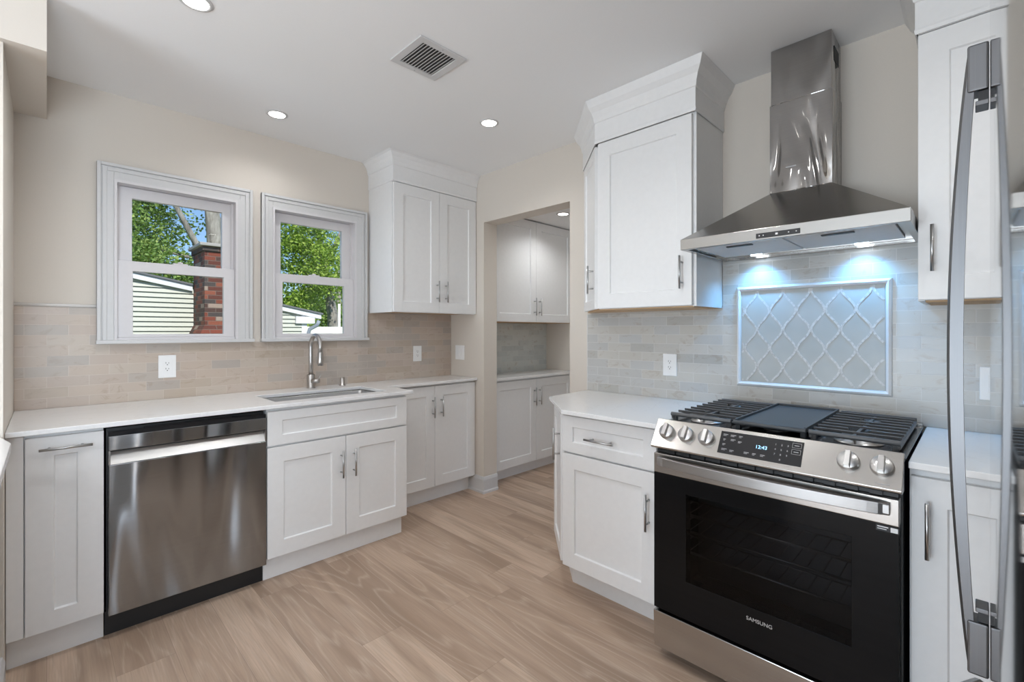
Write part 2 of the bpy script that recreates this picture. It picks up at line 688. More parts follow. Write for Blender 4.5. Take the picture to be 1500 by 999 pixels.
def adopt(o, parent):
    """parent o (modelled in world coordinates) under parent"""
    o.parent = parent
    at = Vector((0, 0, 0))
    q = parent
    while q is not None:
        at += q.location
        q = q.parent
        if q is None:
            break
    root = parent
    while root.parent is not None:
        root = root.parent
    if root is parent:
        o.matrix_parent_inverse = Matrix.Translation(-root.location)


def tag(o, label, cat, group=None):
    o['label'] = label
    o['category'] = cat
    if group:
        o['group'] = group
    return o


def thing(name, loc, label, cat, group=None):
    o = D.objects.new(name, None)
    o.empty_display_size = 0.1
    COL.objects.link(o)
    o.location = loc
    return tag(o, label, cat, group)


def struct(o):
    o['kind'] = 'structure'
    return o


def part_label(o, text):
    o['label'] = text
    return o


def frame(origin, u, n):
    u, n = Vector(u).normalized(), Vector(n).normalized()
    return Matrix(((u.x, n.x, 0, origin[0]), (u.y, n.y, 0, origin[1]), (0, 0, 1, origin[2]), (0, 0, 0, 1)))


def text(name, s, size, origin, u, up, mat, parent, depth=0.0004, align='LEFT'):
    cu = D.curves.new(name, 'FONT')
    cu.body = s
    cu.size = size
    cu.extrude = depth
    cu.align_x = align
    t = D.objects.new(name, cu)
    COL.objects.link(t)
    dg = bpy.context.evaluated_depsgraph_get()
    me = D.meshes.new_from_object(t.evaluated_get(dg))
    D.objects.remove(t)
    u, up = Vector(u).normalized(), Vector(up).normalized()
    n = u.cross(up)
    M = Matrix(((u.x, up.x, n.x, origin[0]), (u.y, up.y, n.y, origin[1]), (u.z, up.z, n.z, origin[2]), (0, 0, 0, 1)))
    me.transform(M)
    me.materials.clear()
    me.materials.append(MATS[mat])
    me.name = name
    o = D.objects.new(name, me)
    COL.objects.link(o)
    adopt(o, parent)
    return o


# ------------------------------------------------------------------ key dimensions (metres)
XW, YW, CZ, CT = 2.45, 3.195, 2.525, 0.909     # range wall, window wall, ceiling, worktop
FW = (1, 0, 0), (0, -1, 0)                     # window-wall fronts: u to +X, outward -Y
FR = (0, -1, 0), (-1, 0, 0)                    # range-wall fronts: u to -Y, outward -X

# ------------------------------------------------------------------ the setting
struct(MB().box(-4.4, 4.2, -3.0, 3.35, -0.06, 0).build('floor', 'plank_floor'))
struct(MB().box(-4.4, 2.59, -3.0, 3.35, CZ, CZ + 0.1).build('ceiling', 'ceiling_paint'))
struct(MB().box(2.59, 4.2, -3.0, 3.35, 2.29, 2.40).build('ceiling_pantry', 'ceiling_paint'))  # runs on past the pantry, out of view, to block the sun

WIN = [(0.180, 0.902), (0.953, 1.668)]         # casing extents in X
WZ0, WZ1 = 1.218, 2.156
OP = [(a + 0.068, b - 0.080) for a, b in WIN]
us = [-4.4, OP[0][0], OP[0][1], OP[1][0], OP[1][1], 4.2]
zs = [0, 1.235, 2.078, CZ]
struct(MB().grid(us, zs, lambda i, j: not (j == 1 and i in (1, 3)), YW, YW + 0.15, 'xz').build('wall_window', 'wall_paint'))
ys = [-3.0, 1.905, 2.762, 3.195]
struct(MB().grid(ys, [0, 2.146, CZ], lambda i, j: not (i == 1 and j == 0), XW, XW + 0.14, 'yz').build('wall_range', 'wall_paint'))
struct(MB().box(-0.25, -0.11, 2.45, YW, 0, CZ).build('wall_left', 'wall_paint'))
struct(MB().box(-0.80, 0.0, 2.42, YW, 2.313, CZ).build('trim_1', 'wall_paint'))          # boxed soffit
# half wall with a white cap beside the narrow cabinet
struct(MB().box(-0.26, -0.118, 0.9, 2.45, 0, 0.879).build('wall_half', 'trim_white'))
struct(MB().prism([(-0.085, 0.88), (-0.085, 2.29), (-0.117, 2.449), (-0.28, 2.449), (-0.28, 0.88)], 0.879, 0.909).build('trim_2', 'quartz', bevel=0.002))
struct(MB().sweep([(-0.118, 0.9), (-0.118, 2.449)], [(0, 0), (0.022, 0), (0.022, 0.018), (0.014, 0.024), (0.014, 0.105), (0.006, 0.125), (0, 0.125)], 1).build('baseboard_left', 'trim_white'))
# remaining shell of the open plan room behind the camera
struct(MB().grid([-3.0, -0.65, 2.15, 3.35], [0, 2.15, CZ], lambda i, j: not (i == 1 and j == 0), -4.5, -4.4, 'yz').build('wall_dining', 'wall_paint'))
struct(MB().grid([-4.4, -1.9, 0.1, 2.59], [0, 0.6, 2.1, CZ], lambda i, j: not (i == 1 and j == 1), -3.1, -3.0, 'xz').build('wall_rear', 'wall_paint'))
struct(MB().box(-0.05, 2.449, -1.0, -0.87, 0, CZ).build('wall_end', 'wall_paint'))       # behind the refrigerator, unseen; put in also to block the rear lamp
# pantry shell
struct(MB().box(3.70, 3.80, 1.0, YW, 0, 2.4).build('wall_pantry_end', 'wall_paint'))
struct(MB().grid([2.59, 2.68, 3.52, 3.80], [0, 2.05, 2.4], lambda i, j: not (i == 1 and j == 0), 0.9, 1.0, 'xz').build('wall_pantry_near', 'wall_paint'))
# baseboard wrapped round the door jamb
BB = [(0, 0), (0.022, 0), (0.022, 0.016), (0.013, 0.024), (0.013, 0.105), (0.005, 0.128), (0, 0.128)]
struct(MB().sweep([(XW, 2.935), (XW, 2.762), (XW + 0.14, 2.762)], BB, 1).build('baseboard_jamb', 'trim_white'))


# ------------------------------------------------------------------ windows
def window(n, x0, x1, ox0, ox1, gx0, gx1):
    yf = 3.172                                             # face of the casing
    c = MB()
    # moulded casing: stepped head and sides
    for a, b, y0 in ((0.0, 0.068, yf + 0.006), (0.0, 0.016, yf - 0.006), (0.022, 0.040, yf)):
        c.box(x0 + a, x0 + b, y0, YW, WZ0 + 0.018, WZ1 - a)
        c.box(x1 - b, x1 - a, y0, YW, WZ0 + 0.018, WZ1 - a)
        c.box(x0 + b, x1 - b, y0, YW, WZ1 - b, WZ1 - a)
    c.box(x1 - 0.082, x1 - 0.066, yf + 0.006, YW, WZ0 + 0.018, WZ1 - 0.066)
    c.box(x0 + 0.066, x1 - 0.08, yf + 0.006, YW, WZ1 - 0.08, WZ1 - 0.066)
    w = struct(c.build('window_%d' % n, 'trim_white', bevel=0.002))
    MB().box(x0 - 0.004, x1 + 0.006, 3.148, YW + 0.02, WZ0, WZ0 + 0.019).build('window_sill', 'trim_white', w, 0.003)
    j = MB()
    for a, b in ((ox0, ox0 + 0.012), (ox1 - 0.012, ox1)):
        j.box(a, b, YW - 0.02, 3.34, 1.236, 2.078)
    j.box(ox0 + 0.012, ox1 - 0.012, YW - 0.02, 3.34, 2.064, 2.078)
    j.box(ox0 + 0.012, ox1 - 0.012, YW, 3.34, 1.2365, 1.250)
    # tracks beside the sashes
    for a, b in ((ox0 + 0.012, ox0 + 0.024), (ox1 - 0.024, ox1 - 0.012)):
        j.box(a, b, 3.232, 3.238, 1.25, 2.064)
    j.build('window_jamb', 'vinyl_white', w)
    sx0, sx1 = ox0 + 0.013, ox1 - 0.013
    def sash(name, gz0, gz1, z0, z1, y0, y1):
        s = MB().grid([sx0, gx0, gx1, sx1], [z0, gz0, gz1, z1], lambda i, k: not (i == 1 and k == 1), y0, y1, 'xz').build(name, 'vinyl_white', w, 0.002)
        MB().box(gx0 - 0.004, gx1 + 0.004, (y0 + y1) / 2 - 0.002, (y0 + y1) / 2 + 0.002, gz0 - 0.004, gz1 + 0.004).build('window_glass', 'window_glass', s)
        return s
    sash('upper_sash', 1.648, 2.004, 1.612, 2.062, 3.240, 3.270)
    lo = sash('lower_sash', 1.268, 1.606, 1.2505, 1.660, 3.202, 3.232)
    xm = (gx0 + gx1) / 2
    MB().box(xm - 0.035, xm + 0.035, 3.206, 3.230, 1.6605, 1.668).cyl((xm, 3.218, 1.668), (xm, 3.218, 1.676), 0.012).build('sash_lock', 'vinyl_white', lo)
    return w


window(1, *WIN[0], *OP[0], 0.327, 0.752)
window(2, *WIN[1], *OP[1], 1.088, 1.505)

# ------------------------------------------------------------------ tiled splashbacks
TF = YW - 0.010
b = MB()
b.grid([-0.109, 0.180, 1.668, 1.70, XW - 0.001], [CT + 0.0005, WZ0, 1.403, 1.418], lambda i, j: j == 0 or (i == 0 and j == 1) or (i == 2) or (i == 3 and j >= 1) or (i == 3), TF, YW - 0.0005, 'xz')
bs = tag(b.build('backsplash', 'tile_window_wall'), 'marble subway tile splashback, warm light put into its beige tones, under the two windows', 'backsplash')
cap = MB()
cap.tube([(-0.109, TF - 0.001, 1.411), (0.179, TF - 0.001, 1.411)], 0.008, 10)
part_label(cap.build('pencil_trim', 'pencil_marble', bs), 'rounded pale marble edge strip')
XT = XW - 0.010
b = MB().grid([-0.30, 0.135, 0.915, 1.755], [CT + 0.0005, 1.39, 1.70], lambda i, j: j == 0 or i == 1, XT, XW - 0.0005, 'yz')
bs2 = tag(b.build('backsplash', 'tile_range_wall'), 'marble subway tile splashback, cooler light put into its grey tones, behind the cooking range', 'backsplash')
MB().box(XT - 0.001, XW - 0.0005, 1.755, 1.760, CT + 0.0005, 1.39).build('edge_strip', 'pencil_marble', bs2)
tag(MB().box(2.592, 3.699, YW - 0.010, YW - 0.0005, 0.8895, 1.36).build('backsplash', 'tile_pantry'), 'grey green marble tile splashback in the pantry niche beyond the doorway', 'backsplash')

# framed mosaic panel behind the range
PY0, PY1, PZ0, PZ1 = 0.240, 0.846, 1.015, 1.503
mp = thing('mosaic_panel', (XT, (PY0 + PY1) / 2, PZ0), 'white framed decorative mosaic panel with ogee lattice set in the tiles above the range', 'tile panel')
fr = MB()
prof = [(0, 0), (0.004, 0.010), (0.012, 0.016), (0.020, 0.010), (0.024, 0.0)]
def panel_rect(o, d):
    return [(XT - 0.0005 - d, PY0 + o, PZ0 + o), (XT - 0.0005 - d, PY1 - o, PZ0 + o), (XT - 0.0005 - d, PY1 - o, PZ1 - o), (XT - 0.0005 - d, PY0 + o, PZ1 - o)]
rings = [[fr.vert(p) for p in panel_rect(o, d)] for o, d in prof]
for a, c in zip(rings, rings[1:]):
    for i in range(4):
        fr.face([a[i], a[(i + 1) % 4], c[(i + 1) % 4], c[i]])
for i in range(4):
    fr.face([rings[0][i], rings[0][(i + 1) % 4], rings[-1][(i + 1) % 4], rings[-1][i]])
fr.build('frame', 'frame_ceramic', mp, 0.001)
IY0, IY1, IZ0, IZ1 = PY0 + 0.0235, PY1 - 0.0235, PZ0 + 0.0235, PZ1 - 0.0235
MB().box(XT - 0.005, XT - 0.0006, IY0, IY1, IZ0, IZ1).build('tile_field', 'mosaic_glass', mp)
lat = MB()
w_, h_ = 0.1115, 0.178
zc = IZ0 + 0.076
def clip(pts):
    out, cur = [], []
    for y, z in pts:
        if IY0 + 0.003 <= y <= IY1 - 0.003 and IZ0 + 0.001 <= z <= IZ1 - 0.001:
            cur.append((y, z))
        else:
            if len(cur) > 1:
                out.append(cur)
            cur = []
    if len(cur) > 1:
        out.append(cur)
    return out
for k in range(-1, 12):
    base = IY1 + 0.012 - k * w_ / 2
    sgn = 1 if k % 2 == 0 else -1
    pts = [(base + sgn * (w_ / 4 - 0.003) * math.cos(2 * math.pi * (z - zc) / h_), z) for z in [IZ0 + i * 0.004 for i in range(120)]]
    for seg in clip(pts):
        L = []
        for i, (y, z) in enumerate(seg):
            y0, z0 = seg[max(i - 1, 0)]
            y1, z1 = seg[min(i + 1, len(seg) - 1)]
            t = Vector((y1 - y0, z1 - z0)).normalized()
            n = Vector((-t.y, t.x)) * 0.0044
            xf = XT - 0.0066 - (0.0004 if k % 2 else 0)
            L.append((lat.vert((xf, y + n.x, z + n.y)), lat.vert((xf, y - n.x, z - n.y)), lat.vert((XT - 0.0048, y - n.x, z - n.y)), lat.vert((XT - 0.0048, y + n.x, z + n.y))))
        for a, c in zip(L, L[1:]):
            for i in range(4):
                lat.face([a[i], a[(i + 1) % 4], c[(i + 1) % 4], c[i]])
lat.build('lattice', 'mosaic_pearl', mp)


# ------------------------------------------------------------------ cabinet helpers
def pull(F, u, d, z0, z1=None, parent=None, u1=None):
    """bar pull; vertical when z1 is given, horizontal when u1 is given"""
    m = MB(F)
    off = 0.032
    if u1 is None:
        L = z1 - z0
        m.cyl((u, d + off, z0), (u, d + off, z1), 0.0052, seg=14)
        for z in (z0 + 0.19 * L, z1 - 0.19 * L):
            m.cyl((u, d - 0.001, z), (u, d + off, z), 0.0042, seg=12)
    else:
        L = u1 - u
        m.cyl((u, d + off, z0), (u1, d + off, z0), 0.0052, seg=14)
        for q in (u + 0.19 * L, u1 - 0.19 * L):
            m.cyl((q, d - 0.001, z0), (q, d + off, z0), 0.0048, seg=12)
    return part_label(m.build('handle', 'handle_steel', parent), 'brushed steel bar pull')


def door(F, u0, u1, z0, z1, parent, name='door', st=0.062, rail=None, hv=None, hh=None, d=0.0015):
    o = MB(F).shaker(u0, u1, z0, z1, d, 0.0195, st, 0.009, rail).build(name, 'white_lacquer', parent, 0.0012)
    if hv:
        pull(F, hv[0], d + 0.0195, hv[1], hv[2], o)
    if hh:
        pull(F, hh[0], d + 0.0195, hh[2], None, o, hh[1])
    return o


CROWN = lambda z0: [(0.0, z0), (0.004, z0), (0.006, z0 + 0.012), (0.004, z0 + 0.020), (0.004, z0 + 0.108), (0.009, z0 + 0.112), (0.013, z0 + 0.135), (0.024, z0 + 0.162), (0.042, z0 + 0.186), (0.058, CZ - 0.0012), (0.0, CZ - 0.0012)]

# ------------------------------------------------------------------ window-wall base run
DY = 2.5665                                     # carcass face; doors end at 2.545
F = frame((0, DY, 0), *FW)
ZB, ZT = 0.122, 0.874
# narrow pull-out cabinet
cb = thing('base_cabinet', (0.05, 2.87, 0), 'narrow white pull-out base cabinet between half wall and dishwasher', 'cabinet', 'base cabinets along the window wall')
MB().box(-0.109, 0.166, DY, YW - 0.012, 0.1145, 0.8885).build('body', 'white_lacquer', cb)
MB().box(-0.109, 0.168, 2.597, 2.615, 0, 0.114).build('toe_kick', 'white_lacquer', cb)
part_label(MB().box(-0.108, -0.0625, 2.548, DY - 0.0005, ZB, 0.884).build('filler_panel', 'white_lacquer', cb, 0.001), 'plain white filler strip')
door(F, -0.0585, 0.166, ZB, ZT, cb, st=0.078, rail=0.074, hh=(-0.022, 0.131, 0.829))

# dishwasher
dw = thing('dishwasher', (0.485, 2.86, 0), 'stainless steel dishwasher under the worktop below the windows', 'dishwasher')
MB().box(0.176, 0.784, 2.585, 3.15, 0.10, 0.874).build('body', 'black_plastic', dw)
MB().box(0.172, 0.784, 2.600, 2.62, 0.0, 0.0995).build('toe_kick', 'black_plastic', dw)
part_label(MB().box(0.181, 0.786, 2.552, 2.5845, 0.846, 0.862).box(0.30, 0.66, 2.5515, 2.5845, 0.8622, 0.8665).build('control_strip', 'enamel_black', dw), 'black hidden control strip')
MB().hexa([(0.181, 2.545, 0.786), (0.787, 2.545, 0.786), (0.787, 2.545, 0.8455), (0.181, 2.545, 0.8455)], [(0.181, 2.5845, 0.786), (0.787, 2.5845, 0.786), (0.787, 2.5845, 0.8455), (0.181, 2.5845, 0.8455)]).build('upper_panel', 'steel_dishwasher', dw, 0.002)
part_label(MB().hexa([(0.187, 2.577, 0.775), (0.781, 2.577, 0.775), (0.781, 2.582, 0.775), (0.187, 2.582, 0.775)], [(0.187, 2.547, 0.7275), (0.781, 2.547, 0.7275), (0.781, 2.582, 0.7275), (0.187, 2.582, 0.7275)]).build('pocket_handle', 'alu', dw), 'slanted pale pocket handle')
for a in (0.181, 0.781):
    MB().box(a, a + 0.006, 2.546, 2.5845, 0.727, 0.7855).build('handle_cheek', 'steel_plain', dw)
MB().box(0.181, 0.787, 2.545, 2.5845, 0.099, 0.7265).build('door_panel', 'steel_dishwasher', dw, 0.003)

# sink base cabinet (open box so that the basin hangs free inside)
sb = thing('base_cabinet', (1.20, 2.87, 0), 'white sink base cabinet with false drawer front and two shaker doors beside the dishwasher', 'cabinet', 'base cabinets along the window wall')
m = MB()
m.box(0.792, 0.810, DY, YW - 0.012, 0.1145, 0.8885).box(1.592, 1.610, DY, YW - 0.012, 0.1145, 0.8885)
m.box(0.810, 1.592, DY, YW - 0.012, 0.1145, 0.132).box(0.810, 1.592, YW - 0.03, YW - 0.012, 0.132, 0.8885)
m.box(0.810, 1.592, DY, DY + 0.018, 0.683, 0.8885)
m.build('body', 'white_lacquer', sb)
MB().box(0.786, 1.600, 2.597, 2.615, 0, 0.114).box(1.584, 1.600, 2.6155, 2.90, 0, 0.114).build('toe_kick', 'white_lacquer', sb)
door(F, 0.792, 1.608, 0.697, ZT - 0.002, sb, 'drawer_front', st=0.072, rail=0.049)
door(F, 0.792, 1.2065, ZB, 0.6865, sb, st=0.079, hv=(1.178, 0.458, 0.610))
door(F, 1.2095, 1.608, ZB, 0.6865, sb, st=0.079, hv=(1.2525, 0.455, 0.610))

# shallow cabinet by the doorway
DY2 = 2.8815
F2 = frame((0, DY2, 0), *FW)
rb = thing('base_cabinet', (2.04, 3.03, 0), 'shallow white two door base cabinet set back between sink cabinet and doorway', 'cabinet', 'base cabinets along the window wall')
MB().box(1.6115, 2.446, DY2, YW - 0.012, 0.1145, 0.8885).build('body', 'white_lacquer', rb)
MB().box(1.612, 2.434, 2.932, 2.95, 0, 0.114).build('toe_kick', 'white_lacquer', rb)
door(F2, 1.640, 2.0475, 0.124, ZT, rb, st=0.074, hv=(2.028, 0.642, 0.796))
door(F2, 2.0505, 2.441, 0.124, ZT, rb, st=0.074, hv=(2.104, 0.644, 0.796))

# worktop of the window wall with the sink cut-out
xs = [-0.109, 0.858, 1.512, 1.642, XW - 0.002]
yy = [2.52, 2.632, 2.837, 2.962, YW - 0.0105]
wt = MB().grid(xs, yy, lambda i, j: not (i == 1 and j in (1, 2)) and not (i == 3 and j < 2), 0.889, CT)
tag(wt.build('worktop', 'quartz', bevel=0.0025), 'long white quartz worktop under the windows, cut out for the sink', 'countertop')

# undermount sink
sk = thing('sink', (1.185, 2.80, 0.66), 'stainless steel undermount sink below the smaller window', 'sink')
bm = MB()
lo = [(0.868, 2.642), (1.502, 2.642), (1.502, 2.952), (0.868, 2.952)]
def rr(x0, x1, y0, y1, r, z, n=5):
    out = []
    for cx, cy, a0 in ((x1 - r, y1 - r, 0), (x0 + r, y1 - r, 90), (x0 + r, y0 + r, 180), (x1 - r, y0 + r, 270)):
        for i in range(n + 1):
            a = math.radians(a0 + 90 * i / n)
            out.append((cx + r * math.cos(a), cy + r * math.sin(a), z))
    return out
loops = [rr(0.830, 1.540, 2.604, 2.990, 0.03, 0.8875), rr(0.855, 1.515, 2.629, 2.965, 0.025, 0.8875), rr(0.858, 1.512, 2.632, 2.962, 0.025, 0.882), rr(0.862, 1.508, 2.636, 2.958, 0.03, 0.70), rr(0.885, 1.485, 2.66, 2.935, 0.03, 0.672)]
V = [[bm.vert(p) for p in L] for L in loops]
for a, c in zip(V, V[1:]):
    for i in range(len(a)):
        j = (i + 1) % len(a)
        bm.face([a[i], a[j], c[j], c[i]], True)
bm.face(V[-1])
basin = bm.build('basin', 'sink_steel', sk)
so = basin.modifiers.new('sheet', 'SOLIDIFY')
so.thickness = 0.0012
so.offset = -1
MB().lathe((1.185, 2.82, 0.673), (0, 0, 1), [(0.0, 0.001), (0.02, 0.001), (0.03, 0.004), (0.045, 0.004), (0.048, 0.0)]).build('drain', 'nickel', sk)

# faucet
fx, fy = 1.232, 3.108
fa = thing('faucet', (fx, fy, CT), 'brushed nickel gooseneck faucet behind the sink', 'faucet')
MB().lathe((fx, fy, CT + 0.0005), (0, 0, 1), [(0.029, 0), (0.029, 0.004), (0.0255, 0.007), (0.0255, 0.085), (0.0235, 0.090)]).build('base', 'nickel', fa)
R = 0.076
path = [(fx, fy, 0.998), (fx, fy, 1.08)] + [(fx, fy - R + R * math.cos(a), 1.180 + R * math.sin(a)) for a in [math.pi * i / 16 for i in range(17)]] + [(fx, fy - 2 * R, 1.150)]
MB().tube(path, 0.0135, 16).build('spout', 'nickel', fa)
MB().lathe((fx, fy - 2 * R, 1.151), (0, 0, -1), [(0.0145, 0), (0.0165, 0.005), (0.0165, 0.045), (0.0185, 0.062), (0.0185, 0.085), (0.014, 0.088)]).build('spray_head', 'nickel', fa)
hd = MB()
hd.cyl((fx + 0.0, fy - 0.018, 0.957), (fx + 0.034, fy - 0.052, 0.957), 0.0155, seg=18)
hd.tube([(fx + 0.030, fy - 0.048, 0.968), (fx + 0.034, fy - 0.052, 0.975), (fx + 0.045, fy - 0.060, 1.008)], 0.0048, 10)
hd.build('lever', 'nickel', fa)
ag = MB().lathe((1.440, 3.092, CT + 0.0005), (0, 0, 1), [(0.022, 0), (0.022, 0.003), (0.0165, 0.006), (0.0165, 0.048), (0.0145, 0.054), (0.0, 0.055)])
tag(ag.build('air_gap_cap', 'nickel'), 'small brushed nickel cap standing on the worktop beside the faucet', 'sink fitting')

# ------------------------------------------------------------------ window-wall upper cabinet
UX0, UX1, UZ0, UZ1 = 1.692, 2.448, 1.418, 2.325
UY = 2.8715
F3 = frame((0, UY, 0), *FW)
uc = thing('wall_cabinet', (2.07, 3.03, UZ0), 'white two door wall cabinet with crown molding between the smaller window and doorway', 'cabinet', 'wall cabinets')
MB().box(UX0, UX1, UY, YW - 0.001, UZ0 + 0.012, 2.335).box(UX0, UX0 + 0.018, UY, YW - 0.011, UZ0, UZ0 + 0.0119).box(UX0 + 0.0181, UX1, UY, UY + 0.018, UZ0, UZ0 + 0.0119).build('body', 'white_lacquer', uc)
part_label(MB().box(UX0 + 0.019, UX1 - 0.003, UY + 0.019, YW - 0.012, UZ0 + 0.006, UZ0 + 0.0115).build('underside', 'plywood', uc), 'bare plywood underside')
MB().box(UX0 + 0.004, UX1, 2.852, UY - 0.001, 2.326, 2.45).build('frieze', 'white_lacquer', uc)
door(F3, 1.699, 2.0835, UZ0 + 0.003, 2.3225, uc, st=0.073, hv=(2.060, 1.500, 1.657))
door(F3, 2.0865, 2.444, UZ0 + 0.003, 2.3225, uc, st=0.073, hv=(2.140, 1.501, 1.657))
MB().sweep([(UX0, YW - 0.0012), (UX0, 2.850), (UX1, 2.850)], CROWN(2.328), 1).build('crown_molding', 'white_lacquer', uc)

# ------------------------------------------------------------------ range-wall base cabinet with angled end
BX = 1.7965
F4 = frame((BX, 0, 0), *FR)
hb = thing('base_cabinet', (2.1, 1.3, 0), 'white angled end base cabinet with drawer and door beside the range', 'cabinet', 'base cabinets flanking the range')
body = [(BX, 0.918), (BX, 1.425), (2.075, 1.7035), (XW - 0.012, 1.7035), (XW - 0.012, 0.918)]
MB().prism(body, 0.142, 0.8885).build('body', 'white_lacquer', hb)
MB().prism([(1.905, 0.918), (1.905, 1.462), (2.10, 1.657), (XW - 0.012, 1.657), (XW - 0.012, 0.918)], 0, 0.1415).build('toe_kick', 'white_lacquer', hb)
door(F4, -1.425, -0.932, 0.703, 0.876, hb, 'drawer', st=0.060, rail=0.050, hh=(-1.276, -1.122, 0.785))
door(F4, -1.425, -0.932, 0.150, 0.694, hb, st=0.070, hv=(-0.965, 0.457, 0.609))
dg = 1 / math.sqrt(2)
F5 = frame((BX, 1.425, 0), (dg, dg, 0), (-dg, dg, 0))
od = door(F5, 0.018, 0.376, 0.150, 0.874, hb, st=0.060, hv=(0.052, 0.640, 0.800))
part_label(od, 'angled end door')
ct2 = MB().prism([(1.733, 0.9065), (1.733, 1.400), (2.040, 1.735), (XW - 0.0105, 1.752), (XW - 0.0105, 0.9065)], 0.889, CT)
tag(ct2.build('worktop', 'quartz', bevel=0.0025), 'short white quartz worktop with clipped corner between range and doorway', 'countertop')

# wall cabinet above it
HX = 2.1315
F6 = frame((HX, 0, 0), *FR)
hu = thing('wall_cabinet', (2.25, 1.3, 1.40), 'white angled end wall cabinet with crown molding between range hood and doorway', 'cabinet', 'wall cabinets')
ub = [(HX, 0.918), (HX, 1.457), (2.415, 1.7405), (XW - 0.001, 1.7405), (XW - 0.001, 0.918)]
MB().prism(ub, 1.414, 2.335).box(HX, XW - 0.011, 0.918, 0.936, 1.402, 1.4139).box(HX, HX + 0.012, 0.9361, 1.457, 1.404, 1.4139).build('body', 'white_lacquer', hu)
part_label(MB().prism([(HX + 0.0125, 0.937), (HX + 0.0125, 1.455), (2.41, 1.73), (2.438, 1.73), (2.438, 0.937)], 1.398, 1.4135).build('underside', 'plywood', hu), 'bare plywood underside')
door(F6, -1.450, -0.932, 1.406, 2.296, hu, st=0.075, hv=(-0.976, 1.482, 1.637))
F7 = frame((HX, 1.457, 0), (dg, dg, 0), (-dg, dg, 0))
od = door(F7, 0.016, 0.385, 1.406, 2.296, hu, st=0.055, hv=(0.058, 1.492, 1.648))
part_label(od, 'angled end door')
CR = [(HX - 0.0, 0.916), (2.1105, 0.916), (2.1105, 1.465), (2.408, 1.7625), (XW - 0.0012, 1.7625)]
MB().prism([(2.1125, 0.920), (2.1125, 1.464), (2.409, 1.7605), (XW - 0.002, 1.7605), (XW - 0.002, 0.920)], 2.3355, 2.43).build('frieze', 'white_lacquer', hu)
MB().sweep([(XW - 0.0012, 0.916), (2.1105, 0.916), (2.1105, 1.465), (2.408, 1.7625), (XW - 0.0012, 1.7625)], CROWN(2.301), -1).build('crown_molding', 'white_lacquer', hu)

# ------------------------------------------------------------------ cabinets on the refrigerator side of the range
fb = thing('base_cabinet', (2.1, -0.05, 0), 'white single door base cabinet between range and refrigerator', 'cabinet', 'base cabinets flanking the range')
MB().box(BX, XW - 0.012, -0.26, 0.138, 0.142, 0.8885).build('body', 'white_lacquer', fb)
MB().box(1.905, 1.923, -0.26, 0.138, 0, 0.1415).build('toe_kick', 'white_lacquer', fb)
door(F4, -0.134, 0.256, 0.150, 0.864, fb, st=0.078, hv=(-0.097, 0.642, 0.800))
tag(MB().prism([(1.752, -0.27), (1.752, 0.1375), (XW - 0.0105, 0.1375), (XW - 0.0105, -0.27)], 0.889, CT).build('worktop', 'quartz', bevel=0.0025), 'short white quartz worktop between range and refrigerator', 'countertop')
fu = thing('wall_cabinet', (2.28, -0.05, 1.39), 'white single door wall cabinet with crown molding between range hood and refrigerator', 'cabinet', 'wall cabinets')
MB().box(HX, XW - 0.001, -0.26, 0.142, 1.402, 2.335).box(HX, XW - 0.011, 0.124, 0.142, 1.388, 1.4019).box(HX, HX + 0.012, -0.26, 0.1239, 1.390, 1.4019).build('body', 'white_lacquer', fu)
part_label(MB().box(HX + 0.0125, 2.438, -0.26, 0.123, 1.384, 1.4015).build('underside', 'plywood', fu), 'bare plywood underside')
door(F6, -0.140, 0.256, 1.391, 2.296, fu, st=0.078, hv=(-0.103, 1.484, 1.640))
MB().box(2.1125, HX - 0.001, -0.26, 0.140, 2.3, 2.43).build('frieze', 'white_lacquer', fu)
MB().sweep([(2.1105, -0.26), (2.1105, 0.144), (XW - 0.0012, 0.144)], CROWN(2.301), -1).build('crown_molding', 'white_lacquer', fu)

# ------------------------------------------------------------------ pantry cabinets beyond the doorway
PYF = 2.8615
F8 = frame((0, PYF, 0), *FW)
pb = thing('base_cabinet', (3.16, 3.0, 0), 'white two door base cabinet in the pantry seen through the doorway', 'cabinet', 'pantry cabinets')
MB().box(2.60, 3.698, PYF, YW - 0.012, 0.103, 0.8665).build('body', 'white_lacquer', pb)
MB().box(2.606, 3.698, 2.918, 2.935, 0, 0.1025).build('toe_kick', 'white_lacquer', pb)
door(F8, 2.630, 3.1585, 0.107, 0.850, pb, st=0.072, hv=(3.128, 0.615, 0.775))
door(F8, 3.1615, 3.694, 0.107, 0.850, pb, st=0.072, hv=(3.196, 0.615, 0.775))
tag(MB().box(2.594, 3.698, 2.812, YW - 0.0105, 0.867, 0.889).build('worktop', 'quartz', bevel=0.0025), 'white quartz worktop in the pantry beyond the doorway', 'countertop')
pu = thing('wall_cabinet', (3.16, 3.0, 1.365), 'white two door wall cabinet in the pantry seen through the doorway', 'cabinet', 'pantry cabinets')
MB().box(2.60, 3.698, PYF, YW - 0.001, 1.3665, 2.284).build('body', 'white_lacquer', pu)
part_label(MB().box(2.606, 3.69, PYF + 0.004, YW - 0.012, 1.3615, 1.3663).build('underside', 'plywood', pu), 'bare plywood underside')
door(F8, 2.630, 3.1585, 1.366, 2.278, pu, st=0.072, hv=(3.128, 1.425, 1.585))
door(F8, 3.1615, 3.694, 1.366, 2.278, pu, st=0.072, hv=(3.196, 1.425, 1.585))

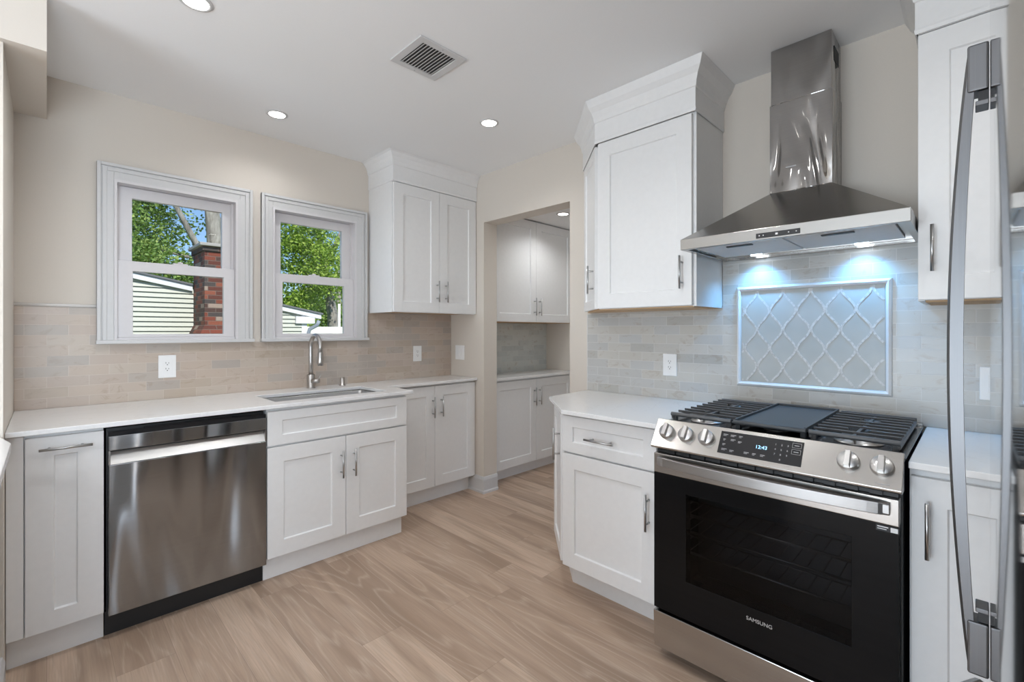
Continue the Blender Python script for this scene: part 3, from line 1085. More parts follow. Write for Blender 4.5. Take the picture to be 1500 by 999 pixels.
# ------------------------------------------------------------------ range hood
ho = thing('range_hood', (2.19, 0.526, 1.637), 'stainless steel pyramid chimney range hood above the cooktop', 'range hood')
HY0, HY1, HF, HB = 0.146, 0.906, 1.940, XT - 0.0006
HZ0, HZ1 = 1.635, 1.679
cy0, cy1, cxf, czb = 0.414, 0.648, 2.268, 1.892
def loop(mb, pts):
    return [mb.vert(p) for p in pts]
c = MB()
rim = 0.022
l0 = loop(c, [(HF, HY0, HZ0), (HB, HY0, HZ0), (HB, HY1, HZ0), (HF, HY1, HZ0)])
l1 = loop(c, [(HF, HY0, HZ1), (HB, HY0, HZ1), (HB, HY1, HZ1), (HF, HY1, HZ1)])
l2 = loop(c, [(cxf, cy0, czb), (HB, cy0, czb), (HB, cy1, czb), (cxf, cy1, czb)])
i0 = loop(c, [(HF + rim, HY0 + rim, HZ0), (HB - rim, HY0 + rim, HZ0), (HB - rim, HY1 - rim, HZ0), (HF + rim, HY1 - rim, HZ0)])
i1 = loop(c, [(HF + rim, HY0 + rim, HZ0 + 0.014), (HB - rim, HY0 + rim, HZ0 + 0.014), (HB - rim, HY1 - rim, HZ0 + 0.014), (HF + rim, HY1 - rim, HZ0 + 0.014)])
for i in range(4):
    j = (i + 1) % 4
    c.face([l0[i], l0[j], l1[j], l1[i]])
    c.face([l1[i], l1[j], l2[j], l2[i]])
    c.face([l0[i], l0[j], i0[j], i0[i]])
    c.face([i0[i], i0[j], i1[j], i1[i]])
c.face(l2)
c.face(i1)
c.build('canopy', 'steel_hood', ho, 0.0012)
MB().box(cxf, XW - 0.0008, cy0, cy1, czb, 2.281).build('chimney_lower', 'steel_chimney', ho, 0.002)
MB().box(cxf + 0.004, XW - 0.0008, cy0 + 0.004, cy1 - 0.004, 2.2812, CZ - 0.001).build('chimney_upper', 'steel_chimney', ho, 0.002)
v = MB()
for k in range(6):
    v.box(2.318 + k * 0.015, 2.327 + k * 0.015, cy0 + 0.0025, cy0 + 0.0037, 2.415, 2.475)
part_label(v.build('vent_slot', 'vent_dark', ho), 'dark side vent')
cp = part_label(MB().box(HF - 0.0025, HF - 0.0003, 0.453, 0.602, 1.6415, 1.6605).build('control_panel', 'enamel_black', ho, 0.001), 'black touch panel')
for y in (0.590, 0.576, 0.490, 0.465):
    MB().cyl((HF - 0.0026, y, 1.651), (HF - 0.0031, y, 1.651), 0.0022, seg=10).build('touch_icon', 'label_white', cp)
MB().box(HF - 0.0031, HF - 0.0026, 0.526, 0.534, 1.6475, 1.6545).build('touch_icon', 'label_white', cp)
MB().box(cxf - 0.001, cxf - 0.0002, 0.545, 0.585, 1.992, 1.997).build('badge', 'label_grey', ho)
for y0, y1 in ((HY0 + 0.045, 0.522), (0.530, HY1 - 0.045)):
    f = MB()
    f.box(HF + 0.06, HB - 0.115, y0, y1, HZ0 + 0.006, HZ0 + 0.0135)
    fl = f.build('filter', 'filter_mesh', ho, 0.001)
    ym = (y0 + y1) / 2
    part_label(MB().box(HF + 0.085, HF + 0.105, ym - 0.05, ym + 0.05, HZ0 + 0.0015, HZ0 + 0.0055).build('filter_latch', 'black_plastic', fl), 'dark latch')
for y in (0.333, 0.735):
    lb = MB().cyl((2.372, y, HZ0 + 0.0135), (2.372, y, HZ0 + 0.008), 0.024, seg=24).build('lamp', 'hood_led', ho)
    part_label(lb, 'lit round lamp')
    lamp('hood_lamp_light', 'SPOT', (2.372, y, HZ0 + 0.004), E_HOOD, (0.13, 0.50, 1.0), aim=(2.40, y, 0.9), size=0.015, spot_size=math.radians(130), spot_blend=0.9)

# ------------------------------------------------------------------ cooking range
RY0, RY1 = 0.146, 0.903
RXF = 1.690                                    # front of the oven door
rg = thing('range', (2.05, 0.525, 0), 'stainless steel slide-in gas range with black glass oven door', 'stove')
RB = 2.425
m = MB()
m.box(1.735, RB, RY0 + 0.004, RY0 + 0.03, 0.045, 0.908)
m.box(1.735, RB, RY1 - 0.03, RY1 - 0.004, 0.045, 0.908)
m.box(1.735, RB, RY0 + 0.031, RY1 - 0.031, 0.045, 0.21)
m.box(1.735, RB, RY0 + 0.031, RY1 - 0.031, 0.815, 0.908)
m.box(2.05, RB, RY0 + 0.031, RY1 - 0.031, 0.2105, 0.8145)
m.build('body', 'black_plastic', rg)
for y in (RY0 + 0.05, RY1 - 0.05):
    for x in (1.83, 2.36):
        MB().lathe((x if x > 2 else 1.80, y, 0), (0, 0, 1), [(0.024, 0), (0.024, 0.008), (0.012, 0.012), (0.012, 0.0448)], 16).build('foot', 'black_plastic', rg)
# oven cavity and racks behind the window
MB().grid([RY0 + 0.032, 0.255, 0.775, RY1 - 0.032], [0.2115, 0.335, 0.682, 0.8140], lambda i, j: not (i == 1 and j == 1), 1.737, 1.742, 'yz').build('oven_lining_frame', 'cavity', rg)
MB().box(2.043, 2.0495, RY0 + 0.032, RY1 - 0.032, 0.2115, 0.8140).build('oven_rear', 'cavity', rg)
for z in (0.43, 0.51, 0.575):
    r = MB()
    r.cyl((1.755, RY0 + 0.04, z), (1.755, RY1 - 0.04, z), 0.0045, seg=8)
    r.cyl((1.90, RY0 + 0.04, z), (1.90, RY1 - 0.04, z), 0.0035, seg=8)
    for k in range(15):
        y = RY0 + 0.07 + k * 0.044
        r.cyl((1.758, y, z), (1.897, y, z), 0.002, seg=6)
    r.build('oven_rack', 'alu', rg)
# oven door: steel rail above a black glass panel with a window
od = MB().grid([RY0 + 0.006, 0.262, 0.768, RY1 - 0.006], [0.203, 0.345, 0.672, 0.7325], lambda i, j: not (i == 1 and j == 1), RXF, RXF + 0.04, 'yz').build('oven_door', 'black_glass', rg, 0.0015)
MB().box(RXF + 0.0006, RXF + 0.004, 0.2615, 0.7685, 0.3445, 0.6725).build('oven_window', 'oven_window', od)
MB().box(RXF - 0.0005, RXF + 0.04, RY0 + 0.006, RY1 - 0.006, 0.733, 0.808).build('door_rail', 'steel_range', od, 0.002)
n = 28
hpts = []
h = MB()
ra, rb_ = [], []
prev = None
for k in range(n + 1):
    t = k / n
    y = RY1 - 0.026 - t * (RY1 - RY0 - 0.052)
    e = min(t, 1 - t)
    x = RXF - 0.012 - 0.034 * math.sin(min(1, e / 0.5) * math.pi / 2) ** 0.55
    ring = [h.vert((x, y, 0.764)), h.vert((x, y, 0.797)), h.vert((x + 0.012, y, 0.800)), h.vert((x + 0.012, y, 0.761))]
    if prev:
        for i in range(4):
            h.face([prev[i], prev[(i + 1) % 4], ring[(i + 1) % 4], ring[i]])
    else:
        h.face(ring)
    prev = ring
h.face(prev)
for y in (RY1 - 0.036, RY0 + 0.036):
    h.box(RXF - 0.018, RXF - 0.001, y - 0.010, y + 0.010, 0.768, 0.794)
part_label(h.build('door_handle', 'steel_bar', od, 0.0015), 'long bowed steel bar handle')
text('maker_lettering', 'SAMSUNG', 0.0178, (RXF - 0.0006, 0.556, 0.300), (0, -1, 0), (0, 0, 1), 'letter_silver', od)
st = part_label(MB().box(RXF - 0.0008, RXF - 0.0001, 0.152, 0.204, 0.7125, 0.7285).build('sticker', 'black_plastic', od), 'small black and white sticker')
MB().box(RXF - 0.0011, RXF - 0.0009, 0.155, 0.171, 0.7138, 0.7272).box(RXF - 0.0011, RXF - 0.0009, 0.176, 0.201, 0.7232, 0.7262).box(RXF - 0.0011, RXF - 0.0009, 0.180, 0.201, 0.7175, 0.7195).build('sticker_print', 'label_white', st)
# warming drawer
MB().hexa([(RXF + 0.004, RY0 + 0.004, 0.048), (RXF + 0.045, RY0 + 0.004, 0.048), (RXF + 0.045, RY1 - 0.004, 0.048), (RXF + 0.004, RY1 - 0.004, 0.048)],
          [(RXF - 0.002, RY0 + 0.004, 0.192), (RXF + 0.045, RY0 + 0.004, 0.192), (RXF + 0.045, RY1 - 0.004, 0.192), (RXF - 0.002, RY1 - 0.004, 0.192)]).build('drawer', 'steel_range', rg, 0.003)
# vent gap below the fascia
m = MB()
for k in range(12):
    y = RY0 + 0.045 + k * 0.057
    m.box(1.702, 1.7345, y, y + 0.030, 0.8105, 0.822)
m.box(1.712, 1.7345, RY0 + 0.01, RY1 - 0.01, 0.8095, 0.829)
m.build('vent_gap', 'black_plastic', rg)
# sloped fascia
px0, pz0, px1, pz1 = 1.676, 0.838, 1.738, 0.934
sec = [(1.735, 0.826), (1.690, 0.826), (1.677, 0.832), (px0, pz0), (px1, pz1), (1.752, 0.930), (1.752, 0.9085), (1.735, 0.9085)]
fa_ = MB().hexa([(x, RY0 - 0.001, z) for x, z in sec], [(x, RY1 + 0.001, z) for x, z in sec]).build('control_fascia', 'steel_range', rg, 0.0015)
sl = Vector((px1 - px0, 0, pz1 - pz0)).normalized()         # up along the slope
nrm = Vector((-sl.z, 0, sl.x))                              # outward
def on_fascia(y, s, off=0.0):
    """s metres up from the lower edge"""
    return Vector((px0, y, pz0)) + sl * s + nrm * off
def fascia_box(mb, y0, y1, s0, s1, o0, o1):
    mb.hexa([on_fascia(y0, s0, o0), on_fascia(y1, s0, o0), on_fascia(y1, s1, o0), on_fascia(y0, s1, o0)],
            [on_fascia(y0, s0, o1), on_fascia(y1, s0, o1), on_fascia(y1, s1, o1), on_fascia(y0, s1, o1)])
m = MB()
fascia_box(m, 0.392, 0.652, 0.018, 0.101, 0.0002, 0.0012)
dsp = part_label(m.build('display', 'enamel_black', rg, 0.0004), 'black touch display')
up = tuple(sl)
text('clock', '12:43', 0.017, on_fascia(0.533, 0.056, 0.0014), (0, -1, 0), up, 'clock_blue', dsp)
kp = 0
for r_, row in enumerate(('123', '456', '789', ' 0 ')):
    for k, ch in enumerate(row):
        if ch != ' ':
            text('key_digit', ch, 0.0085, on_fascia(0.474 - k * 0.018, 0.078 - r_ * 0.017, 0.0014), (0, -1, 0), up, 'label_grey', dsp)
for y, s, L in ((0.643, 0.088, 0.016), (0.618, 0.088, 0.018), (0.590, 0.088, 0.012), (0.640, 0.070, 0.008), (0.615, 0.072, 0.016), (0.590, 0.068, 0.012), (0.640, 0.052, 0.010), (0.640, 0.034, 0.018), (0.612, 0.032, 0.014), (0.565, 0.034, 0.016), (0.538, 0.034, 0.011), (0.513, 0.034, 0.014)):
    m = MB()
    fascia_box(m, y - L, y, s, s + 0.0022, 0.0013, 0.0016)
    fascia_box(m, y - L * 0.7, y, s - 0.004, s - 0.0025, 0.0013, 0.0016)
    m.build('key_lettering', 'label_grey', dsp)
for s in (0.078, 0.056):
    m = MB()
    for (a, b, c1, d1) in ((0.398, 0.424, s, s + 0.0008), (0.398, 0.424, s + 0.016, s + 0.0168), (0.398, 0.3988, s, s + 0.0168), (0.4232, 0.424, s, s + 0.0168), (0.404, 0.418, s + 0.007, s + 0.0092)):
        fascia_box(m, a, b, c1, d1, 0.0013, 0.0016)
    m.build('key_frame', 'label_grey', dsp)
m = MB()
fascia_box(m, 0.172, 0.205, 0.0105, 0.0125, 0.0002, 0.0005)
m.build('model_mark', 'label_grey', rg)
for y in (0.851, 0.774, 0.698, 0.272, 0.192):
    k = MB()
    o = on_fascia(y, 0.062, 0.0003)
    k.lathe(o, nrm, [(0.029, 0.0), (0.029, 0.004), (0.0275, 0.006), (0.0275, 0.016), (0.0255, 0.019), (0.0, 0.019)], 32)
    kb = k.build('knob', 'alu', rg)
    g = MB()
    def KP(dy, ds, do):
        return o + Vector((0, -dy, 0)) + sl * ds + nrm * do
    g.hexa([KP(-0.0085, -0.026, 0.0188), KP(0.0085, -0.026, 0.0188), KP(0.0085, 0.026, 0.0188), KP(-0.0085, 0.026, 0.0188)],
           [KP(-0.0075, -0.023, 0.036), KP(0.0075, -0.023, 0.036), KP(0.0075, 0.026, 0.031), KP(-0.0075, 0.026, 0.031)])
    gr = g.build('grip', 'alu', kb, 0.0015)
# cooktop
CTZ = 0.917
MB().box(1.7525, 2.392, RY0 - 0.003, RY1 + 0.003, 0.9088, CTZ).build('cooktop', 'enamel_black', rg, 0.003)
MB().box(2.3925, 2.432, RY0, RY1, 0.9085, 0.925).build('rear_trim', 'steel_range', rg, 0.002)
G1, G2 = 0.648, 0.404
for bx, by, br in ((1.90, 0.775, 0.046), (2.25, 0.775, 0.036), (1.90, 0.275, 0.050), (2.25, 0.275, 0.036), (1.93, 0.526, 0.034), (2.22, 0.526, 0.034)):
    q = MB()
    q.lathe((bx, by, CTZ + 0.0003), (0, 0, 1), [(br * 1.35, 0), (br * 1.35, 0.003), (br * 1.05, 0.006), (br, 0.016), (br * 0.6, 0.017), (0, 0.017)], 36)
    bn = q.build('burner', 'alu', rg)
    part_label(MB().lathe((bx, by, CTZ + 0.0175), (0, 0, 1), [(br * 0.9, 0), (br * 0.92, 0.005), (br * 0.8, 0.008), (0, 0.009)], 32).build('burner_cap', 'cast_iron', bn), 'black burner cap')
def grate(y0, y1):
    q = MB()
    x0, x1, z0, z1 = 1.822, 2.368, 0.936, 0.950
    q.tube([(x0, y0 + 0.004, 0.944), (x0, y1 - 0.004, 0.944)], 0.0085, 10)                # thick front bar
    q.box(x1 - 0.012, x1, y0 + 0.004, y1 - 0.004, z0, z1)
    q.box(x0, x1, y0 + 0.004, y0 + 0.013, z0 - 0.011, z0 + 0.002)
    q.box(x0, x1, y1 - 0.013, y1 - 0.004, z0 - 0.011, z0 + 0.002)
    ym = (y0 + y1) / 2
    q.box(x0, x1, ym - 0.005, ym + 0.005, z0 - 0.002, z1 - 0.003)
    k = 9
    for i in range(1, k):
        x = x0 + (x1 - x0) * i / k
        gap = 0.030 if i in (2, 6) else (0.0)
        for a, b in (((y0 + 0.006, ym - gap), (ym + gap, y1 - 0.006)) if gap else ((y0 + 0.006, y1 - 0.006),)):
            q.hexa([(x - 0.003, a, z1 - 0.006), (x + 0.003, a, z1 - 0.006), (x + 0.003, b, z1 - 0.006), (x - 0.003, b, z1 - 0.006)], [(x - 0.0045, a, z1 + 0.003), (x + 0.0045, a, z1 + 0.003), (x + 0.0045, b, z1 + 0.003), (x - 0.0045, b, z1 + 0.003)])
    for x in (x0 + 0.012, (x0 + x1) / 2, x1 - 0.014):
        for y in (y0 + 0.016, y1 - 0.016):
            q.box(x - 0.008, x + 0.008, y - 0.008, y + 0.008, CTZ + 0.0005, z0)
    return q.build('grate', 'cast_iron', rg, 0.0012)
grate(G1, RY1 - 0.010)
grate(RY0 + 0.010, G2)
q = MB()
q.tube([(1.822, G2 + 0.004, 0.944), (1.822, G1 - 0.004, 0.944)], 0.0085, 10)
q.box(1.83, 2.368, G2 + 0.004, G1 - 0.004, 0.938, 0.947)
for a in ((1.83, 2.368, G2 + 0.004, G2 + 0.012), (1.83, 2.368, G1 - 0.012, G1 - 0.004), (2.356, 2.368, G2 + 0.0121, G1 - 0.0121)):
    q.box(*a, 0.9471, 0.955)
for x in (1.84, 2.35):
    for y in (G2 + 0.016, G1 - 0.016):
        q.box(x - 0.008, x + 0.008, y - 0.008, y + 0.008, CTZ + 0.0005, 0.938)
part_label(q.build('griddle', 'griddle_grey', rg, 0.0012), 'flat grey griddle plate')

# ------------------------------------------------------------------ refrigerator beside the camera
FRX0, FRX1 = 0.0, 0.912
def fr_y(x):
    """gently convex door face"""
    e = 0.87 - x
    return -0.0129 + 0.0135 * e - e * e / 16.0
fg = thing('refrigerator', (0.456, -0.42, 0), 'stainless steel refrigerator with tall bowed bar handle, nearest thing to the viewer', 'refrigerator')
MB().box(FRX0 + 0.004, FRX1 - 0.004, -0.82, -0.092, 0.03, 1.775).build('body', 'gutter_grey', fg)
MB().box(0.03, 0.88, -0.80, -0.12, 0, 0.0295).build('plinth', 'black_plastic', fg)
def bowed_front(name, z0, z1):
    m = MB()
    n = 48
    L = []
    for k in range(n + 1):
        x = FRX0 + (FRX1 - FRX0) * k / n
        e = min(x - FRX0, FRX1 - x)
        y = fr_y(x)
        L.append([m.vert((x, y, z0)), m.vert((x, y, z1)), m.vert((x, -0.088, z1)), m.vert((x, -0.088, z0))])
    for p, q in zip(L, L[1:]):
        for i in range(4):
            m.face([p[i], p[(i + 1) % 4], q[(i + 1) % 4], q[i]], i == 0)
    m.face(L[0])
    m.face(L[-1])
    o = m.build(name, 'steel_fridge', fg)
    es = o.modifiers.new('split', 'EDGE_SPLIT')
    es.split_angle = math.radians(30)
    return o
fd = bowed_front('fridge_door', 0.838, 1.79)
fz = bowed_front('freezer_drawer', 0.05, 0.828)
h = MB()
c0, c1, n, hx, hw = 0.838, 1.656, 44, 0.868, 0.0135
prev = None
for k in range(n + 1):
    t = k / n
    z = c0 + t * (c1 - c0)
    yo = 0.0070 + 0.0210 * math.sin(math.pi * t) ** 0.85
    yi = yo - 0.0100 - 0.0062 * math.sin(math.pi * t)
    ring = [h.vert((hx - hw, yo - 0.003, z)), h.vert((hx - hw * 0.5, yo, z)), h.vert((hx + hw * 0.5, yo, z)), h.vert((hx + hw, yo - 0.003, z)), h.vert((hx + hw, yi, z)), h.vert((hx - hw, yi, z))]
    if prev:
        for i in range(6):
            h.face([prev[i], prev[(i + 1) % 6], ring[(i + 1) % 6], ring[i]], True)
    else:
        h.face(ring)
    prev = ring
h.face(prev)
dh = h.build('door_handle', 'steel_handle_grey', fd)
es = dh.modifiers.new('split', 'EDGE_SPLIT')
es.split_angle = math.radians(25)
part_label(dh, 'tall bowed steel bar handle')
for za, zb in ((1.596, 1.657), (0.837, 0.906)):
    MB().box(hx - 0.0165, hx + 0.0165, fr_y(hx) + 0.0008, 0.0080, za, zb).build('mount', 'steel_handle_grey', dh, 0.0025)
    zz = za - 0.0125 if za > 1 else zb + 0.0005
    part_label(MB().box(hx - 0.012, hx + 0.012, fr_y(hx) + 0.0008, -0.002, zz, zz + 0.012).build('mount_collar', 'black_plastic', dh), 'dark recessed collar')
    zz = za - 0.019 if za > 1 else zb + 0.0130
    MB().box(hx - 0.0145, hx + 0.0145, fr_y(hx) + 0.0008, 0.0005, zz, zz + 0.006).build('mount_flange', 'steel_handle_grey', dh, 0.001)
path = []
for k in range(31):
    t = k / 30
    path.append((0.868 - t * 0.82, -0.004 + 0.040 * math.sin(math.pi * t) ** 0.45, 0.815))
part_label(MB().tube(path, 0.011, 12).build('drawer_handle', 'steel_bar', fz), 'horizontal bowed bar handle')


# ------------------------------------------------------------------ sockets and switches
def plate(name, label, cat, F, uc_, zc_, w, h, kind, group):
    t = thing(name, tuple(F @ Vector((uc_, 0, zc_))), label, cat, group)
    MB(F).box(uc_ - w / 2, uc_ + w / 2, 0.0006, 0.0065, zc_ - h / 2, zc_ + h / 2).build('cover_plate', 'plate_white', t, 0.002)
    if kind == 'outlet':
        r = MB(F).box(uc_ - 0.0165, uc_ + 0.0165, 0.0066, 0.0080, zc_ - 0.033, zc_ + 0.033).build('receptacle', 'plate_white', t, 0.0008)
        s = MB(F)
        for dz in (0.016, -0.016):
            s.box(uc_ - 0.0075, uc_ - 0.0055, 0.0081, 0.0085, zc_ + dz, zc_ + dz + 0.009)
            s.box(uc_ + 0.0050, uc_ + 0.0070, 0.0081, 0.0085, zc_ + dz, zc_ + dz + 0.007)
            s.cyl((uc_, 0.0081, zc_ + dz - 0.006), (uc_, 0.0085, zc_ + dz - 0.006), 0.0026, seg=10)
        part_label(s.build('slot', 'gap_dark', r), 'dark socket holes')
    else:
        for du in ((-0.023, 0.023) if kind == 'double' else (0.0,)):
            MB(F).hexa([(uc_ + du - 0.0165, 0.0066, zc_ - 0.033), (uc_ + du + 0.0165, 0.0066, zc_ - 0.033), (uc_ + du + 0.0165, 0.0066, zc_ + 0.033), (uc_ + du - 0.0165, 0.0066, zc_ + 0.033)],
                       [(uc_ + du - 0.0165, 0.0075, zc_ - 0.033), (uc_ + du + 0.0165, 0.0075, zc_ - 0.033), (uc_ + du + 0.0165, 0.0105, zc_ + 0.033), (uc_ + du - 0.0165, 0.0105, zc_ + 0.033)]).build('rocker', 'plate_white', t, 0.0006)
    return t


FT = frame((0, TF, 0), *FW)
FTR = frame((XT, 0, 0), *FR)
FP = frame((XW, 0, 0), *FR)
plate('wall_outlet', 'white wall outlet on the tiles below the larger window, above the dishwasher', 'outlet', FT, 0.473, 1.088, 0.080, 0.125, 'outlet', 'wall outlets')
plate('wall_outlet', 'white wall outlet on the tiles under the wall cabinet beside the smaller window', 'outlet', FT, 2.108, 1.104, 0.078, 0.124, 'outlet', 'wall outlets')
plate('wall_outlet', 'white wall outlet on the grey tiles between doorway and mosaic panel', 'outlet', FTR, -1.198, 1.098, 0.080, 0.122, 'outlet', 'wall outlets')
plate('light_switch', 'white double light switch on the painted wall beside the doorway', 'light switch', FP, -3.060, 1.106, 0.116, 0.120, 'double', 'light switches')
plate('light_switch', 'white single light switch on the tiles beside the refrigerator handle', 'light switch', FTR, 0.047, 1.092, 0.075, 0.122, 'single', 'light switches')

# ------------------------------------------------------------------ ceiling lights and vent
def downlight(x, y, z, label, e):
    t = thing('ceiling_light', (x, y, z), label, 'ceiling light', 'recessed ceiling lights')
    MB().lathe((x, y, z - 0.0005), (0, 0, -1), [(0.057, 0), (0.057, 0.002), (0.050, 0.005), (0.044, 0.005), (0.043, 0.0015), (0.0, 0.0015)], 40).build('trim_ring', 'trim_white', t)
    part_label(MB().cyl((x, y, z - 0.0022), (x, y, z - 0.0040), 0.0425, seg=40).build('lens', 'led_disc', t), 'glowing white lens')
    lamp('downlight_lamp', 'SPOT', (x, y, z - 0.012), e * 3.2, (0.98, 0.99, 1.0), rot=(0, 0, 0), size=0.042, spot_size=math.radians(150), spot_blend=0.8)


downlight(0.396, 2.077, CZ, 'lit recessed ceiling light cut off at the top edge of the picture', E_DOWN['top'])
downlight(0.930, 2.828, CZ, 'lit recessed ceiling light in front of the gap between the two windows', E_DOWN['window'])
downlight(1.860, 2.050, CZ, 'lit recessed ceiling light nearest the doorway', E_DOWN['doorway'])
downlight(1.000, 0.950, CZ, 'added unseen recessed ceiling light between refrigerator and range hood', E_DOWN['fridge'])  # added fill downlight, outside the view
downlight(1.500, -0.400, CZ, 'added unseen recessed ceiling light in the alcove beyond the refrigerator', E_DOWN['alcove'])  # unseen fixture, added to brighten the range side
downlight(-1.60, 0.60, CZ, 'added unseen recessed ceiling light over the dining side', E_DOWN['dining'])  # out of view as well, added as fill
downlight(3.126, 2.503, 2.29, 'lit recessed ceiling light in the pantry beyond the doorway', E_DOWN['pantry'])

vx0, vx1, vy0, vy1 = 1.104, 1.352, 1.640, 1.892
ve = thing('ceiling_vent', (1.228, 1.766, CZ), 'white louvered air vent in the ceiling above the floor between the counters', 'vent')
MB().grid([vx0, vx0 + 0.036, vx1 - 0.036, vx1], [vy0, vy0 + 0.036, vy1 - 0.030, vy1], lambda i, j: not (i == 1 and j == 1), CZ - 0.007, CZ - 0.0006).build('vent_frame', 'trim_white', ve, 0.003)
part_label(MB().box(vx0 + 0.037, vx1 - 0.037, vy0 + 0.037, vy1 - 0.031, CZ - 0.0012, CZ - 0.0006).build('duct', 'vent_dark', ve), 'dark duct opening')
s = MB()
for k in range(11):
    x = vx0 + 0.040 + k * 0.0158
    s.hexa([(x, vy0 + 0.0365, CZ - 0.0065), (x + 0.0008, vy0 + 0.0365, CZ - 0.0072), (x + 0.0098, vy0 + 0.0365, CZ - 0.0022), (x + 0.0090, vy0 + 0.0365, CZ - 0.0015)],
           [(x, vy1 - 0.0305, CZ - 0.0065), (x + 0.0008, vy1 - 0.0305, CZ - 0.0072), (x + 0.0098, vy1 - 0.0305, CZ - 0.0022), (x + 0.0090, vy1 - 0.0305, CZ - 0.0015)])
s.build('louver_slats', 'trim_white', ve)
MB().cyl((1.228, vy1 - 0.014, CZ - 0.0071), (1.228, vy1 - 0.014, CZ - 0.0085), 0.0028, seg=10).build('screw', 'label_grey', ve)
MB().cyl((1.228, vy0 + 0.016, CZ - 0.0071), (1.228, vy0 + 0.016, CZ - 0.0085), 0.0028, seg=10).build('screw', 'label_grey', ve)

# ------------------------------------------------------------------ outdoors
GZ = -0.6
struct(MB().box(-40, 60, 3.6, 90, GZ - 0.1, GZ).build('ground', 'grass'))
HYW = 9.0                                                        # gable wall of the house next door
hs = thing('house', (0.5, 10.5, GZ), 'neighbouring house gable with pale horizontal vinyl siding and white fascia outside the windows', 'house')
def roof_z(x):
    return 2.30 - 0.198 * (x - 0.30)
m = MB()
step = 0.0755
x_end = 3.39
k = 0
z = GZ
while z < 3.0:
    z1 = z + step
    xr = min(x_end, 0.30 + (2.30 - 0.10 - z) / 0.198)
    x_l = -4.0
    if xr > x_l + 0.05:
        m.hexa([(x_l, HYW - 0.028, z), (xr, HYW - 0.028, z), (xr, HYW + 0.05, z), (x_l, HYW + 0.05, z)], [(x_l, HYW, z1), (xr, HYW, z1), (xr, HYW + 0.05, z1), (x_l, HYW + 0.05, z1)])
    z = z1
m.build('siding', 'vinyl_siding', hs)
xb = 3.74
def rake(name, mat, x0, x1, y0, y1, d0, d1):
    MB().hexa([(x0, y0, roof_z(x0) + d0), (x1, y0, roof_z(x1) + d0), (x1, y1, roof_z(x1) + d0), (x0, y1, roof_z(x0) + d0)],
              [(x0, y0, roof_z(x0) + d1), (x1, y0, roof_z(x1) + d1), (x1, y1, roof_z(x1) + d1), (x0, y1, roof_z(x0) + d1)]).build(name, mat, hs)
for x0, x1 in ((-4.0, 1.66), (2.57, xb)):
    rake('fascia', 'fascia_white', x0, x1, HYW - 0.070, HYW - 0.035, -0.10, -0.012)
    rake('soffit', 'fascia_white', x0, x1, HYW - 0.0345, HYW + 0.1, -0.10, -0.08)
    rake('roof_edge', 'roof_shingle', x0, x1 + (0.03 if x1 == xb else 0), HYW - 0.095, HYW - 0.001, -0.011, 0.018)
rake('roof', 'roof_shingle', -4.0, xb + 0.03, HYW, HYW + 1.6, -0.011, 0.018)
MB().box(x_end, x_end + 0.10, HYW - 0.02, HYW + 0.08, GZ, roof_z(x_end) - 0.10).build('corner_trim', 'fascia_white', hs)
MB().box(x_end - 0.12, 3.62, HYW - 0.065, HYW + 0.05, roof_z(xb) - 0.19, roof_z(xb) - 0.06).build('eave_return', 'fascia_white', hs)
MB().tube([(3.66, HYW - 0.15, roof_z(xb) - 0.14), (3.64, HYW - 0.12, roof_z(xb) - 0.22), (3.52, HYW - 0.06, roof_z(xb) - 0.30), (3.50, HYW - 0.05, roof_z(xb) - 0.4), (3.50, HYW - 0.05, GZ)], 0.035, 10).build('downspout', 'gutter_grey', hs)

# brick chimney against the gable
ch = thing('chimney', (2.1, 8.6, GZ), 'red brick chimney with stone cap standing against the siding outside the larger window', 'chimney')
cx0, cx1, cyf, cyb = 1.680, 2.55, 8.22, 8.970
m = MB()
m.box(cx0, cx1, cyf, cyb, 1.38, 2.50)
m.hexa([(cx0 - 0.24, cyf - 0.12, 0.85), (cx1 + 0.24, cyf - 0.12, 0.85), (cx1 + 0.24, cyb, 0.85), (cx0 - 0.24, cyb, 0.85)], [(cx0, cyf, 1.3799), (cx1, cyf, 1.3799), (cx1, cyb, 1.3799), (cx0, cyb, 1.3799)])
m.box(cx0 - 0.24, cx1 + 0.24, cyf - 0.12, cyb, GZ, 0.8499)
m.box(cx0 - 0.03, cx1 + 0.03, cyf - 0.03, cyb + 0.005, 2.5001, 2.566)
m.build('stack', 'chimney_brick', ch)
MB().box(cx0 - 0.075, cx1 + 0.075, cyf - 0.075, cyb + 0.006, 2.5665, 2.615).build('cap', 'cap_stone', ch, 0.01)

# white vinyl fence and the next roof behind the garden
tag(MB().box(3.9, 11.0, 12.0, 12.06, GZ, 1.40).build('fence', 'fence_white'), 'white vinyl fence behind the neighbouring house outside the smaller window', 'fence')
fh = thing('house', (12.5, 22, GZ), 'distant low house with grey roof behind the white fence', 'house')
MB().box(9.6, 16, 21, 27, GZ, 1.55).build('wall', 'fascia_white', fh)
MB().hexa([(9.3, 20.7, 1.55), (16.3, 20.7, 1.55), (16.3, 27.3, 1.55), (9.3, 27.3, 1.55)], [(11.4, 23.6, 2.7), (14.2, 23.6, 2.7), (14.2, 24.4, 2.7), (11.4, 24.4, 2.7)]).build('roof', 'roof_shingle', fh)
tag(MB().tube([(5.64, 12.3, GZ), (5.64, 12.3, 2.03)], 0.035, 10).build('pole', 'fence_white'), 'thin white pole standing in front of the trees', 'pole')


